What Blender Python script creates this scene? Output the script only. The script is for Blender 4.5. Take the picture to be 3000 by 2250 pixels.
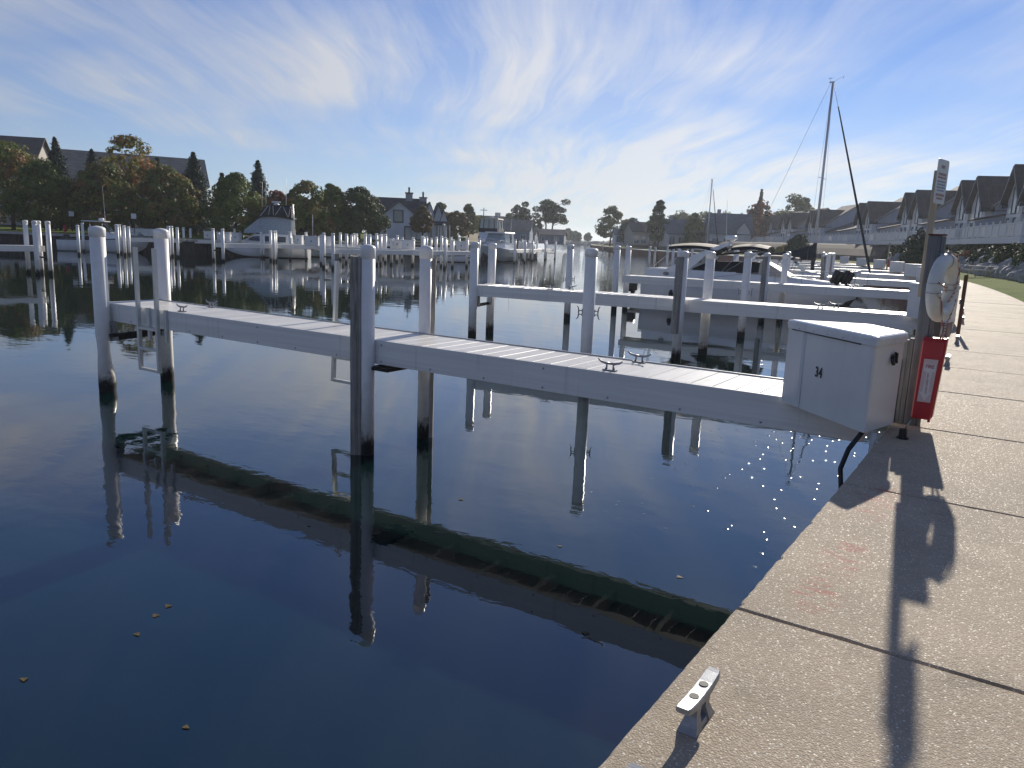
import bpy, math, random
import numpy as np
from mathutils import Vector, Matrix

scene = bpy.context.scene
for o in list(bpy.data.objects):
    bpy.data.objects.remove(o, do_unlink=True)
COL = scene.collection
R = math.radians

# ------------------------------------------------------------------ camera
CAM_H = 3.2            # metres above the water (1.6 m above the walkway)
WALK = 1.6             # walkway height above the water
DECK = 1.69            # finger pier deck height
PITCH, ROLL, YAW, FPX = 10.7, 2.23, 33.65, 2260.0
_a, _p, _r = R(YAW), R(PITCH), R(ROLL)
FWD = Vector((-math.sin(_a) * math.cos(_p), math.cos(_a) * math.cos(_p), -math.sin(_p)))
_right = Vector((math.cos(_a), math.sin(_a), 0))
_up = _right.cross(FWD)
CR = _right * math.cos(_r) + _up * math.sin(_r)
CU = _up * math.cos(_r) - _right * math.sin(_r)
cam_data = bpy.data.cameras.new('camera')
cam = bpy.data.objects.new('camera', cam_data)
COL.objects.link(cam)
cam_data.sensor_width = 36.0
cam_data.sensor_fit = 'HORIZONTAL'
cam_data.lens = FPX / 3000.0 * 36.0
cam_data.clip_start = 0.05
cam_data.clip_end = 9000
mw = Matrix((CR, CU, -FWD)).transposed().to_4x4()
mw.translation = Vector((0, 0, CAM_H))
cam.matrix_world = mw
scene.camera = cam

# ------------------------------------------------------------------ sky and sun
SUN_EL, SUN_AZ = 22.9, -7.0      # azimuth in degrees clockwise from +Y
sun_dir = Vector((math.sin(R(SUN_AZ)) * math.cos(R(SUN_EL)), math.cos(R(SUN_AZ)) * math.cos(R(SUN_EL)), math.sin(R(SUN_EL))))
world = bpy.data.worlds.new('World')
scene.world = world
world.use_nodes = True
wt = world.node_tree
wt.nodes.clear()

def nn(t, typ, **kw):
    n = t.nodes.new(typ)
    for k, v in kw.items():
        setattr(n, k, v)
    return n

def setin(n, **kw):
    for k, v in kw.items():
        n.inputs[k.replace('_', ' ')].default_value = v

def mathn(t, op, a, b=None, c=None, clamp=False):
    n = nn(t, 'ShaderNodeMath', operation=op)
    n.use_clamp = clamp
    for i, v in enumerate((a, b, c)):
        if v is None:
            continue
        if isinstance(v, (int, float)):
            n.inputs[i].default_value = v
        else:
            t.links.new(v, n.inputs[i])
    return n.outputs[0]

def ramp(t, fac, stops, interp='LINEAR'):
    n = nn(t, 'ShaderNodeValToRGB')
    n.color_ramp.interpolation = interp
    e = n.color_ramp.elements
    while len(e) < len(stops):
        e.new(0.5)
    for i, (p, c) in enumerate(stops):
        e[i].position = p
        e[i].color = (c, c, c, 1) if isinstance(c, (int, float)) else (*c, 1)
    t.links.new(fac, n.inputs[0])
    return n.outputs[0]

def noise(t, vec, scale, detail=4, rough=0.55, dist=0.0, lac=2.0):
    n = nn(t, 'ShaderNodeTexNoise')
    setin(n, Scale=scale, Detail=detail, Roughness=rough, Distortion=dist)
    if vec is not None:
        t.links.new(vec, n.inputs['Vector'])
    return n

def mapping(t, vec, loc=(0, 0, 0), rot=(0, 0, 0), scale=(1, 1, 1)):
    n = nn(t, 'ShaderNodeMapping')
    n.inputs['Location'].default_value = loc
    n.inputs['Rotation'].default_value = rot
    n.inputs['Scale'].default_value = scale
    t.links.new(vec, n.inputs['Vector'])
    return n.outputs[0]

def mixc(t, fac, a, b, blend='MIX'):
    n = nn(t, 'ShaderNodeMix', data_type='RGBA', blend_type=blend)
    for i, v in ((0, fac), (6, a), (7, b)):
        if isinstance(v, (int, float)):
            n.inputs[i].default_value = v
        elif isinstance(v, tuple):
            n.inputs[i].default_value = (*v, 1)
        else:
            t.links.new(v, n.inputs[i])
    return n.outputs[2]

CLOUD_LOC = (4.4, 2.2, 0)
sky = nn(wt, 'ShaderNodeTexSky', sky_type='NISHITA')
sky.sun_disc = False
sky.sun_elevation = R(SUN_EL)
sky.sun_rotation = R(SUN_AZ)
sky.altitude = 180
sky.air_density = 1.0
sky.dust_density = 0.0
sky.ozone_density = 3.0
# cirrus: a flat high layer, looked at through the direction vector
geo = nn(wt, 'ShaderNodeNewGeometry')
dirv = nn(wt, 'ShaderNodeVectorMath', operation='SCALE')
dirv.inputs['Scale'].default_value = -1.0
wt.links.new(geo.outputs['Incoming'], dirv.inputs[0])
sep = nn(wt, 'ShaderNodeSeparateXYZ')
wt.links.new(dirv.outputs[0], sep.inputs[0])
zc = mathn(wt, 'ADD', mathn(wt, 'MAXIMUM', sep.outputs[2], 0.0), 0.10)
px_ = mathn(wt, 'DIVIDE', sep.outputs[0], zc)
py_ = mathn(wt, 'DIVIDE', sep.outputs[1], zc)
comb = nn(wt, 'ShaderNodeCombineXYZ')
wt.links.new(px_, comb.inputs[0])
wt.links.new(py_, comb.inputs[1])
P2 = comb.outputs[0]
# gentle warp
wn = noise(wt, P2, 0.55, 2, 0.5)
wsub = nn(wt, 'ShaderNodeVectorMath', operation='SUBTRACT')
wt.links.new(wn.outputs['Color'], wsub.inputs[0])
wsub.inputs[1].default_value = (0.5, 0.5, 0.5)
wsc = nn(wt, 'ShaderNodeVectorMath', operation='SCALE')
wsc.inputs['Scale'].default_value = 0.6
wt.links.new(wsub.outputs[0], wsc.inputs[0])
wadd = nn(wt, 'ShaderNodeVectorMath', operation='ADD')
wt.links.new(P2, wadd.inputs[0])
wt.links.new(wsc.outputs[0], wadd.inputs[1])
PW = wadd.outputs[0]
CL_ROT = R(-126)
PR = mapping(wt, PW, rot=(0, 0, CL_ROT))
streak = noise(wt, mapping(wt, PR, loc=(3.1, 7.7, 0), scale=(0.30, 1.9, 1)), 1.0, 9, 0.60, 0.3)
fine = noise(wt, mapping(wt, PR, loc=(9.3, 1.2, 0), scale=(0.75, 7.0, 1)), 1.0, 7, 0.65, 0.5)
veil = noise(wt, mapping(wt, P2, loc=CLOUD_LOC, scale=(0.40, 0.40, 1)), 1.0, 4, 0.5)
cov = ramp(wt, veil.outputs[0], [(0.38, 0.0), (0.62, 1.0)], 'EASE')
st = mathn(wt, 'ADD', mathn(wt, 'MULTIPLY', streak.outputs[0], 0.66), mathn(wt, 'MULTIPLY', fine.outputs[0], 0.34))
stc = ramp(wt, st, [(0.40, 0.0), (0.64, 1.0)])
low = ramp(wt, sep.outputs[2], [(0.0, 0.35), (0.08, 0.42), (0.26, 0.12), (0.5, 0.0)])
dens = mathn(wt, 'MULTIPLY', stc, mathn(wt, 'ADD', mathn(wt, 'MULTIPLY', cov, 0.80), 0.12))
dens = mathn(wt, 'ADD', dens, mathn(wt, 'MULTIPLY', cov, 0.18))
dens = mathn(wt, 'ADD', dens, mathn(wt, 'MULTIPLY', low, 0.5), clamp=True)
dens = mathn(wt, 'MULTIPLY', dens, ramp(wt, sep.outputs[2], [(0.10, 1.0), (0.30, 0.62)]))
dens = mathn(wt, 'MINIMUM', dens, 0.80)
# thin ice cloud scatters the sun: brighter towards the sun's side
dotn = nn(wt, 'ShaderNodeVectorMath', operation='DOT_PRODUCT')
wt.links.new(dirv.outputs[0], dotn.inputs[0])
dotn.inputs[1].default_value = sun_dir
glow = ramp(wt, mathn(wt, 'MULTIPLY_ADD', dotn.outputs['Value'], 0.5, 0.5), [(0.0, 0.55), (0.6, 0.62), (0.85, 0.86), (1.0, 1.2)])
cloudc = mixc(wt, 1.0, (8.6, 8.5, 8.4), glow, 'MULTIPLY')
skyc = mixc(wt, dens, mixc(wt, 1.0, sky.outputs[0], (0.68, 0.81, 1.14), 'MULTIPLY'), cloudc)
bg = nn(wt, 'ShaderNodeBackground')
bg.inputs['Strength'].default_value = 0.064
wt.links.new(skyc, bg.inputs['Color'])
wo = nn(wt, 'ShaderNodeOutputWorld')
wt.links.new(bg.outputs[0], wo.inputs['Surface'])

sd = bpy.data.lights.new('sun', 'SUN')
sd.energy = 4.5
sd.angle = R(0.53)
sd.color = (1.0, 0.93, 0.82)
sun = bpy.data.objects.new('sun', sd)
COL.objects.link(sun)
sun.rotation_euler = sun_dir.to_track_quat('Z', 'Y').to_euler()
sun.location = (0, 40, 60)

vs = scene.view_settings
vs.view_transform = 'Standard'
vs.look = 'None'
vs.exposure = 0.46
vs.gamma = 1.0
vs.use_curve_mapping = False
scene.render.resolution_x, scene.render.resolution_y = 1024, 768

# ------------------------------------------------------------------ helpers
def tag(o, label=None, cat=None, group=None, kind=None):
    if label: o['label'] = label
    if cat: o['category'] = cat
    if group: o['group'] = group
    if kind: o['kind'] = kind
    return o

def empty(name, loc=(0, 0, 0), rz=0.0, label=None, cat=None, group=None, parent=None):
    o = bpy.data.objects.new(name, None)
    COL.objects.link(o)
    o.location = loc
    o.rotation_euler = (0, 0, rz)
    o.empty_display_size = 0.3
    if parent: o.parent = parent
    return tag(o, label, cat, group)

def link_mesh(name, me, parent=None, loc=(0, 0, 0), rot=(0, 0, 0)):
    o = bpy.data.objects.new(name, me)
    COL.objects.link(o)
    o.location = loc
    o.rotation_euler = rot
    if parent: o.parent = parent
    return o

class MB:
    """collects shapes, then makes ONE mesh"""
    def __init__(s):
        s.v, s.f, s.m, s.sm = [], [], [], []
    def add(s, vs, fs, mi=0, smooth=False):
        b = len(s.v)
        s.v += [tuple(x) for x in vs]
        for f in fs:
            s.f.append([b + i for i in f]); s.m.append(mi); s.sm.append(smooth)
        return s
    def box(s, x0, x1, y0, y1, z0, z1, mi=0, b=0.0):
        if b <= 0:
            vs = [(x0, y0, z0), (x1, y0, z0), (x1, y1, z0), (x0, y1, z0), (x0, y0, z1), (x1, y0, z1), (x1, y1, z1), (x0, y1, z1)]
            return s.add(vs, [(0, 3, 2, 1), (4, 5, 6, 7), (0, 1, 5, 4), (1, 2, 6, 5), (2, 3, 7, 6), (3, 0, 4, 7)], mi)
        # bevelled along all edges: three rings
        def ring(i, z): return [(x0 + i, y0, z), (x1 - i, y0, z), (x1, y0 + i, z), (x1, y1 - i, z), (x1 - i, y1, z), (x0 + i, y1, z), (x0, y1 - i, z), (x0, y0 + i, z)]
        def rin(z): return [(x0 + b, y0 + b, z), (x1 - b, y0 + b, z), (x1 - b, y0 + b, z), (x1 - b, y1 - b, z), (x1 - b, y1 - b, z), (x0 + b, y1 - b, z), (x0 + b, y1 - b, z), (x0 + b, y0 + b, z)]
        return s.loft([rin(z0), ring(b, z0 + b), ring(b, z1 - b), rin(z1)], mi, cap=True)
    def loft(s, rings, mi=0, cap=True, smooth=False, closed=True):
        n = len(rings[0]); vs = [p for r in rings for p in r]; fs = []
        for k in range(len(rings) - 1):
            for i in range(n if closed else n - 1):
                j = (i + 1) % n
                fs.append((k * n + i, k * n + j, (k + 1) * n + j, (k + 1) * n + i))
        if cap:
            fs.append(tuple(range(n - 1, -1, -1)))
            fs.append(tuple((len(rings) - 1) * n + i for i in range(n)))
        return s.add(vs, fs, mi, smooth)
    def lathe(s, prof, n=16, mi=0, c=(0, 0, 0), smooth=True, cap=True):
        rings = [[(c[0] + r * math.cos(2 * math.pi * i / n), c[1] + r * math.sin(2 * math.pi * i / n), c[2] + z) for i in range(n)] for r, z in prof]
        return s.loft(rings, mi, cap, smooth)
    def tube(s, pts, r, n=8, mi=0, smooth=True, radii=None, cap=True):
        pts = [Vector(p) for p in pts]; rings = []; prev = None
        for k, p in enumerate(pts):
            if k == 0: d = pts[1] - p
            elif k == len(pts) - 1: d = p - pts[k - 1]
            else: d = pts[k + 1] - pts[k - 1]
            d.normalize()
            if prev is None:
                u = d.orthogonal().normalized()
            else:
                u = prev - d * prev.dot(d)
                u = u.normalized() if u.length > 1e-6 else d.orthogonal().normalized()
            prev = u
            w = d.cross(u)
            rr = radii[k] if radii else r
            rings.append([tuple(p + u * (rr * math.cos(2 * math.pi * i / n)) + w * (rr * math.sin(2 * math.pi * i / n))) for i in range(n)])
        return s.loft(rings, mi, cap, smooth)
    def bar(s, a, b, w, h, mi=0, up=(0, 0, 1)):
        a, b = Vector(a), Vector(b); d = (b - a).normalized(); upv = Vector(up)
        if abs(d.dot(upv)) > 0.99: upv = Vector((1, 0, 0))
        u = d.cross(upv).normalized(); w2 = u.cross(d).normalized()
        r = lambda p: [tuple(p + u * (sx * w / 2) + w2 * (sy * h / 2)) for sx, sy in ((-1, -1), (1, -1), (1, 1), (-1, 1))]
        return s.loft([r(a), r(b)], mi)
    def prism(s, poly, axis, a, b, mi=0):
        """extrude a 2-D polygon along an axis from a to b"""
        def p3(p, t):
            return {'x': (t, p[0], p[1]), 'y': (p[0], t, p[1]), 'z': (p[0], p[1], t)}[axis]
        return s.loft([[p3(p, a) for p in poly], [p3(p, b) for p in poly]], mi)
    def quad(s, a, b, c, d, mi=0):
        return s.add([a, b, c, d], [(0, 1, 2, 3)], mi)
    def build(s, name, mat, parent=None, loc=(0, 0, 0), rot=(0, 0, 0)):
        me = bpy.data.meshes.new(name)
        me.from_pydata(s.v, [], s.f)
        for m in (mat if isinstance(mat, (list, tuple)) else [mat]):
            me.materials.append(m)
        if isinstance(mat, (list, tuple)):
            me.polygons.foreach_set('material_index', s.m)
        me.polygons.foreach_set('use_smooth', s.sm)
        me.update()
        import bmesh
        bm = bmesh.new(); bm.from_mesh(me)
        bmesh.ops.recalc_face_normals(bm, faces=bm.faces)
        bm.to_mesh(me); bm.free()
        return link_mesh(name, me, parent, loc, rot)

def spot(px, dist, z=0.0):
    """world position at a picture column, dist metres ahead of the camera, on height z"""
    # solve for the ray through column px whose forward distance is dist and whose height is z
    k = (px - 1500) / FPX
    for v in range(1):
        # point = C + dist*(FWD + k*CR + t*CU); find t with height z
        t = (z - CAM_H - dist * (FWD.z + k * CR.z)) / (dist * CU.z)
    p = Vector((0, 0, CAM_H)) + (FWD + CR * k + CU * t) * dist
    return (p.x, p.y, z)

def copy_tree(o, parent=None):
    c = o.copy(); COL.objects.link(c); c.parent = parent
    for ch in list(o.children):
        copy_tree(ch, c)
    return c
RED_MARKS = [(-0.65, 5.37, 0.16, 0.55), (-0.65, 4.23, 0.15, 0.42), (-0.66, 3.67, 0.14, 0.28)]
# ------------------------------------------------------------------ materials
def newmat(name):
    m = bpy.data.materials.new(name)
    m.use_nodes = True
    t = m.node_tree
    b = t.nodes['Principled BSDF']
    return m, t, b

def objco(t):
    return nn(t, 'ShaderNodeTexCoord').outputs['Object']

def worldco(t):
    return nn(t, 'ShaderNodeNewGeometry').outputs['Position']

def bump(t, b, h, strength=0.3, dist=0.01):
    n = nn(t, 'ShaderNodeBump')
    n.inputs['Strength'].default_value = strength
    n.inputs['Distance'].default_value = dist
    t.links.new(h, n.inputs['Height'])
    t.links.new(n.outputs[0], b.inputs['Normal'])
    return n

def plain(name, col, rough=0.5, metal=0.0, var=0.12, scale=6.0, spec=0.5, bumps=0.0, stretch=(1, 1, 1), coat=0.0):
    """base colour with soft blotchy wear"""
    m, t, b = newmat(name)
    co = mapping(t, objco(t), scale=stretch)
    n = noise(t, co, scale, 5, 0.6)
    f = ramp(t, n.outputs[0], [(0.3, 1.0 - var), (0.7, 1.0 + var * 0.6)])
    c = mixc(t, 1.0, col, f, 'MULTIPLY')
    t.links.new(c, b.inputs['Base Color'])
    b.inputs['Roughness'].default_value = rough
    b.inputs['Metallic'].default_value = metal
    b.inputs['Specular IOR Level'].default_value = spec
    b.inputs['Coat Weight'].default_value = coat
    if bumps:
        n2 = noise(t, co, scale * 6, 4, 0.6)
        bump(t, b, n2.outputs[0], bumps, 0.01)
    return m

def wood(name, col, dark, grain=(30, 30, 1.2), rough=0.8):
    m, t, b = newmat(name)
    co = objco(t)
    n = noise(t, mapping(t, co, scale=grain), 1.0, 6, 0.65, 0.4)
    n2 = noise(t, co, 2.3, 4, 0.6)
    c = mixc(t, ramp(t, n.outputs[0], [(0.35, 0.0), (0.68, 1.0)]), dark, col)
    c = mixc(t, 1.0, c, ramp(t, n2.outputs[0], [(0.3, 0.72), (0.7, 1.12)]), 'MULTIPLY')
    t.links.new(c, b.inputs['Base Color'])
    b.inputs['Roughness'].default_value = rough
    b.inputs['Specular IOR Level'].default_value = 0.25
    bump(t, b, n.outputs[0], 0.5, 0.006)
    return m

MT = {}
# --- exposed aggregate concrete of the walkway
m, t, b = newmat('aggregate_concrete')
wc = worldco(t)
v1 = nn(t, 'ShaderNodeTexVoronoi'); setin(v1, Scale=125.0, Randomness=1.0); t.links.new(mapping(t, wc, scale=(1, 1, 0.3)), v1.inputs['Vector'])
v2 = nn(t, 'ShaderNodeTexVoronoi'); setin(v2, Scale=70.0, Randomness=1.0); t.links.new(mapping(t, wc, loc=(4, 2, 0), scale=(1, 1, 0.3)), v2.inputs['Vector'])
sp = nn(t, 'ShaderNodeSeparateColor'); t.links.new(v1.outputs['Color'], sp.inputs[0])
sp2 = nn(t, 'ShaderNodeSeparateColor'); t.links.new(v2.outputs['Color'], sp2.inputs[0])
peb = ramp(t, sp.outputs[0], [(0.0, (0.256, 0.211, 0.160)), (0.35, (0.410, 0.352, 0.275)), (0.7, (0.525, 0.461, 0.378)), (0.93, (0.704, 0.640, 0.550)), (1.0, (0.850, 0.850, 0.845))])
stone = mathn(t, 'LESS_THAN', v1.outputs['Distance'], 0.42)
base = mixc(t, stone, (0.384, 0.326, 0.256), peb)
big = mathn(t, 'MULTIPLY', mathn(t, 'LESS_THAN', v2.outputs['Distance'], 0.30), mathn(t, 'GREATER_THAN', sp2.outputs[0], 0.80))
base = mixc(t, 0.40, base, (0.41, 0.365, 0.305))
base = mixc(t, big, base, ramp(t, sp2.outputs[1], [(0.0, (0.538, 0.461, 0.358)), (1.0, (0.850, 0.850, 0.768))]))
nl = noise(t, wc, 0.9, 5, 0.6)
base = mixc(t, 1.0, base, ramp(t, nl.outputs[0], [(0.3, 0.80), (0.7, 1.10)]), 'MULTIPLY')
st1 = noise(t, mapping(t, wc, loc=(3, 8, 0)), 2.6, 6, 0.7, 0.6)
base = mixc(t, ramp(t, st1.outputs[0], [(0.56, 0.0), (0.72, 0.42)]), base, (0.13, 0.115, 0.09))
st2 = noise(t, mapping(t, wc, loc=(13, 2, 0)), 14.0, 3, 0.6)
base = mixc(t, ramp(t, st2.outputs[0], [(0.74, 0.0), (0.78, 0.8)]), base, (0.06, 0.052, 0.045))
base = mixc(t, 1.0, base, (1.02, 0.975, 0.90), 'MULTIPLY')
# faded red paint marks
def blot(cx, cy, rx, ry, rot):
    q = mapping(t, wc, loc=(-cx, -cy, -WALK))
    q = mapping(t, q, rot=(0, 0, rot), scale=(1 / rx, 1 / ry, 0.0))
    ln = nn(t, 'ShaderNodeVectorMath', operation='LENGTH'); t.links.new(q, ln.inputs[0])
    return mathn(t, 'SUBTRACT', 1.0, ln.outputs['Value'], clamp=True)
red = None
for cx, cy, rx, ry in RED_MARKS:
    bl = blot(cx, cy, rx, ry, 0.0)
    red = bl if red is None else mathn(t, 'MAXIMUM', red, bl)
rn = noise(t, mapping(t, wc, scale=(9, 30, 1)), 1.0, 4, 0.6)
red = mathn(t, 'MULTIPLY', ramp(t, red, [(0.0, 0.0), (0.45, 1.0)]), ramp(t, rn.outputs[0], [(0.48, 0.0), (0.62, 0.6)]))
base = mixc(t, red, base, (0.42, 0.16, 0.13))
t.links.new(base, b.inputs['Base Color'])
b.inputs['Specular IOR Level'].default_value = 0.16
rgh = ramp(t, sp.outputs[1], [(0.0, 0.9), (0.90, 0.8), (1.0, 0.5)])
t.links.new(rgh, b.inputs['Roughness'])
hh = mathn(t, 'SUBTRACT', 1.0, v1.outputs['Distance'])
hn = noise(t, wc, 160, 3, 0.6)
bump(t, b, mathn(t, 'ADD', hh, mathn(t, 'MULTIPLY', hn.outputs[0], 0.5)), 0.42, 0.005)
MT['aggregate'] = m

# --- water
m, t, b = newmat('harbour_water')
wc = worldco(t)
b.inputs['Base Color'].default_value = (0.0030, 0.0125, 0.0130, 1)
b.inputs['Roughness'].default_value = 0.012
b.inputs['IOR'].default_value = 2.0
w1 = noise(t, mapping(t, wc, rot=(0, 0, R(25)), scale=(0.55, 1.1, 1)), 1.0, 3, 0.45, 0.3)
w2 = noise(t, mapping(t, wc, rot=(0, 0, R(-20)), scale=(2.6, 4.4, 1)), 1.0, 3, 0.5, 0.4)
w3 = noise(t, mapping(t, wc, scale=(13, 19, 1)), 1.0, 2, 0.5)
patch = noise(t, mapping(t, wc, rot=(0, 0, R(30)), scale=(0.05, 0.16, 1)), 1.0, 3, 0.5)
pm = ramp(t, patch.outputs[0], [(0.42, 0.25), (0.62, 1.0)])
h = mathn(t, 'ADD', mathn(t, 'MULTIPLY', w1.outputs[0], 0.0055), mathn(t, 'MULTIPLY', mathn(t, 'MULTIPLY', w2.outputs[0], 0.0019), pm))
h = mathn(t, 'ADD', h, mathn(t, 'MULTIPLY', mathn(t, 'MULTIPLY', w3.outputs[0], 0.00021), pm))
# small steep catspaws that catch the sun
g1 = noise(t, mapping(t, wc, scale=(3.2, 4.0, 1)), 1.0, 2, 0.5)
sxg = nn(t, 'ShaderNodeSeparateXYZ'); t.links.new(wc, sxg.inputs[0])
nearw = ramp(t, mathn(t, 'DIVIDE', mathn(t, 'MULTIPLY', sxg.outputs[0], -1.0), 10.0), [(0.30, 1.0), (0.48, 0.0)])
vg = nn(t, 'ShaderNodeTexVoronoi', voronoi_dimensions='2D'); setin(vg, Scale=2.6, Randomness=1.0); t.links.new(wc, vg.inputs['Vector'])
vgs = nn(t, 'ShaderNodeSeparateColor'); t.links.new(vg.outputs['Color'], vgs.inputs[0])
dsq = mathn(t, 'MULTIPLY', vg.outputs['Distance'], vg.outputs['Distance'])
dim = mathn(t, 'MAXIMUM', mathn(t, 'SUBTRACT', 0.0046, dsq), 0.0)
dim = mathn(t, 'MULTIPLY', dim, mathn(t, 'GREATER_THAN', vgs.outputs[0], 0.25))
yband = ramp(t, mathn(t, 'DIVIDE', sxg.outputs[1], 30.0), [(0.245, 0.0), (0.275, 1.0), (0.5, 1.0), (0.6, 0.0)])
dim = mathn(t, 'MULTIPLY', mathn(t, 'MULTIPLY', dim, nearw), yband)
h = mathn(t, 'ADD', h, mathn(t, 'MULTIPLY', dim, 0.75))
t.links.new(mathn(t, 'MULTIPLY_ADD', mathn(t, 'GREATER_THAN', dim, 0.00001), 0.10, 0.012), b.inputs['Roughness'])
# the open channel is ruffled by the breeze
sx = nn(t, 'ShaderNodeSeparateXYZ'); t.links.new(wc, sx.inputs[0])
far = ramp(t, mathn(t, 'DIVIDE', sx.outputs[1], 220.0), [(0.22, 0.0), (0.50, 1.0)])
f1 = noise(t, mapping(t, wc, rot=(0, 0, R(33)), scale=(1.3, 3.0, 1)), 1.0, 3, 0.55)
h = mathn(t, 'ADD', h, mathn(t, 'MULTIPLY', mathn(t, 'MULTIPLY', f1.outputs[0], 0.04), far))
bn = nn(t, 'ShaderNodeBump'); bn.inputs['Strength'].default_value = 1.0; bn.inputs['Distance'].default_value = 1.0
t.links.new(h, bn.inputs['Height']); t.links.new(bn.outputs[0], b.inputs['Normal'])
MT['water'] = m

# --- piling wrap: white vinyl, stained towards the water, black algae at the waterline
def piling_mat(name, white):
    m, t, b = newmat(name)
    wc = worldco(t)
    s = nn(t, 'ShaderNodeSeparateXYZ'); t.links.new(wc, s.inputs[0])
    n1 = noise(t, wc, 7.0, 5, 0.65)
    n2 = noise(t, mapping(t, wc, scale=(14, 14, 3)), 1.0, 5, 0.7)
    zj = mathn(t, 'ADD', s.outputs[2], mathn(t, 'MULTIPLY', mathn(t, 'ADD', mathn(t, 'SUBTRACT', n1.outputs[0], 0.5), mathn(t, 'MULTIPLY', mathn(t, 'SUBTRACT', n2.outputs[0], 0.5), 0.8)), 0.42))
    stain = ramp(t, mathn(t, 'DIVIDE', zj, 2.0), [(0.12, 1.0), (0.55, 0.0)])
    stain = mathn(t, 'MULTIPLY', stain, ramp(t, n2.outputs[0], [(0.3, 0.55), (0.65, 1.0)]))
    alg = ramp(t, mathn(t, 'DIVIDE', zj, 1.0), [(0.18, 1.0), (0.36, 0.0)])
    wv = mixc(t, 1.0, white, ramp(t, n1.outputs[0], [(0.3, 0.93), (0.7, 1.03)]), 'MULTIPLY')
    c = mixc(t, stain, wv, mixc(t, ramp(t, n2.outputs[0], [(0.4, 0.0), (0.6, 1.0)]), (0.24, 0.21, 0.155), (0.42, 0.40, 0.35)))
    c = mixc(t, alg, c, (0.006, 0.006, 0.005))
    t.links.new(c, b.inputs['Base Color'])
    rr = mixc(t, alg, (0.38,) * 3, (0.75,) * 3)
    t.links.new(rr, b.inputs['Roughness'])
    bump(t, b, n2.outputs[0], 0.15, 0.01)
    return m
MT['piling'] = piling_mat('piling_wrap', (0.84, 0.82, 0.78))
MT['piling_wood'] = wood('weathered_fender_wood', (0.48, 0.455, 0.41), (0.22, 0.20, 0.17))
MT['post_wood'] = wood('grey_post_wood', (0.25, 0.255, 0.26), (0.13, 0.13, 0.13))
MT['pine'] = wood('pale_pine', (0.56, 0.47, 0.36), (0.40, 0.33, 0.24))
MT['brown_wood'] = wood('brown_wood', (0.23, 0.11, 0.07), (0.12, 0.055, 0.035))
MT['cap'] = plain('piling_cap', (0.80, 0.785, 0.75), 0.35, var=0.06, scale=9)

# --- dock planks and beams (weathered aluminium)
m, t, b = newmat('dock_plank')
oi = nn(t, 'ShaderNodeObjectInfo')
co = objco(t)
mp = nn(t, 'ShaderNodeVectorMath', operation='ADD'); t.links.new(co, mp.inputs[0])
rc = nn(t, 'ShaderNodeCombineXYZ'); t.links.new(mathn(t, 'MULTIPLY', oi.outputs['Random'], 40.0), rc.inputs[0]); t.links.new(rc.outputs[0], mp.inputs[1])
n1 = noise(t, mapping(t, mp.outputs[0], scale=(26, 1.3, 1)), 1.0, 5, 0.62, 0.5)
n2 = noise(t, mapping(t, mp.outputs[0], scale=(5, 2.2, 1)), 1.0, 4, 0.6)
c = mixc(t, ramp(t, n1.outputs[0], [(0.36, 0.0), (0.66, 1.0)]), (0.56, 0.53, 0.48), (0.70, 0.68, 0.645))
c = mixc(t, ramp(t, n2.outputs[0], [(0.60, 0.0), (0.78, 0.5)]), c, (0.36, 0.25, 0.13))
c = mixc(t, 1.0, c, ramp(t, oi.outputs['Random'], [(0.0, 0.88), (1.0, 1.06)]), 'MULTIPLY')
t.links.new(c, b.inputs['Base Color'])
b.inputs['Roughness'].default_value = 0.38
b.inputs['Specular IOR Level'].default_value = 0.6
bump(t, b, n1.outputs[0], 0.12, 0.004)
MT['plank'] = m
m, t, b = newmat('dock_beam')
co = objco(t)
n1 = noise(t, mapping(t, co, scale=(0.35, 1, 14)), 1.0, 6, 0.65, 0.3)
n2 = noise(t, mapping(t, co, scale=(5.5, 1, 0.22)), 1.0, 5, 0.6)
c = mixc(t, ramp(t, n1.outputs[0], [(0.34, 0.0), (0.66, 1.0)]), (0.74, 0.71, 0.66), (0.86, 0.84, 0.79))
c = mixc(t, ramp(t, n2.outputs[0], [(0.60, 0.0), (0.72, 0.5)]), c, (0.44, 0.41, 0.36))
t.links.new(c, b.inputs['Base Color'])
b.inputs['Roughness'].default_value = 0.42
b.inputs['Metallic'].default_value = 0.05
bump(t, b, n1.outputs[0], 0.05, 0.01)
MT['beam'] = m
MT['steel_dark'] = plain('dark_steel', (0.018, 0.017, 0.017), 0.55, 0.3, var=0.3)
MT['galv'] = plain('galvanised_steel', (0.42, 0.43, 0.44), 0.4, 0.75, var=0.2, scale=12)
MT['cleat'] = plain('galvanised_cleat', (0.30, 0.31, 0.33), 0.45, 0.45, var=0.22, scale=24, bumps=0.08)
MT['hole'] = plain('cleat_bolt_hole', (0.02, 0.02, 0.022), 0.6, 0.5)
MT['ladder'] = plain('ladder_aluminium', (0.62, 0.62, 0.60), 0.38, 0.35, var=0.1)
MT['gel'] = plain('white_gelcoat', (0.74, 0.75, 0.76), 0.22, var=0.06, scale=2.2, coat=0.3)
MT['_bw'] = plain('box_fibreglass', (0.66, 0.68, 0.70), 0.28, var=0.07, scale=3.0)
m, t, b = newmat('box_fibreglass_stained')
co = objco(t)
n1 = noise(t, mapping(t, co, scale=(9, 9, 0.7)), 1.0, 5, 0.65, 0.2)
n2 = noise(t, co, 2.4, 5, 0.6)
n3 = noise(t, co, 26, 3, 0.6)
c = mixc(t, ramp(t, n2.outputs[0], [(0.35, 0.0), (0.7, 1.0)]), (0.68, 0.68, 0.67), (0.76, 0.755, 0.74))
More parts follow.
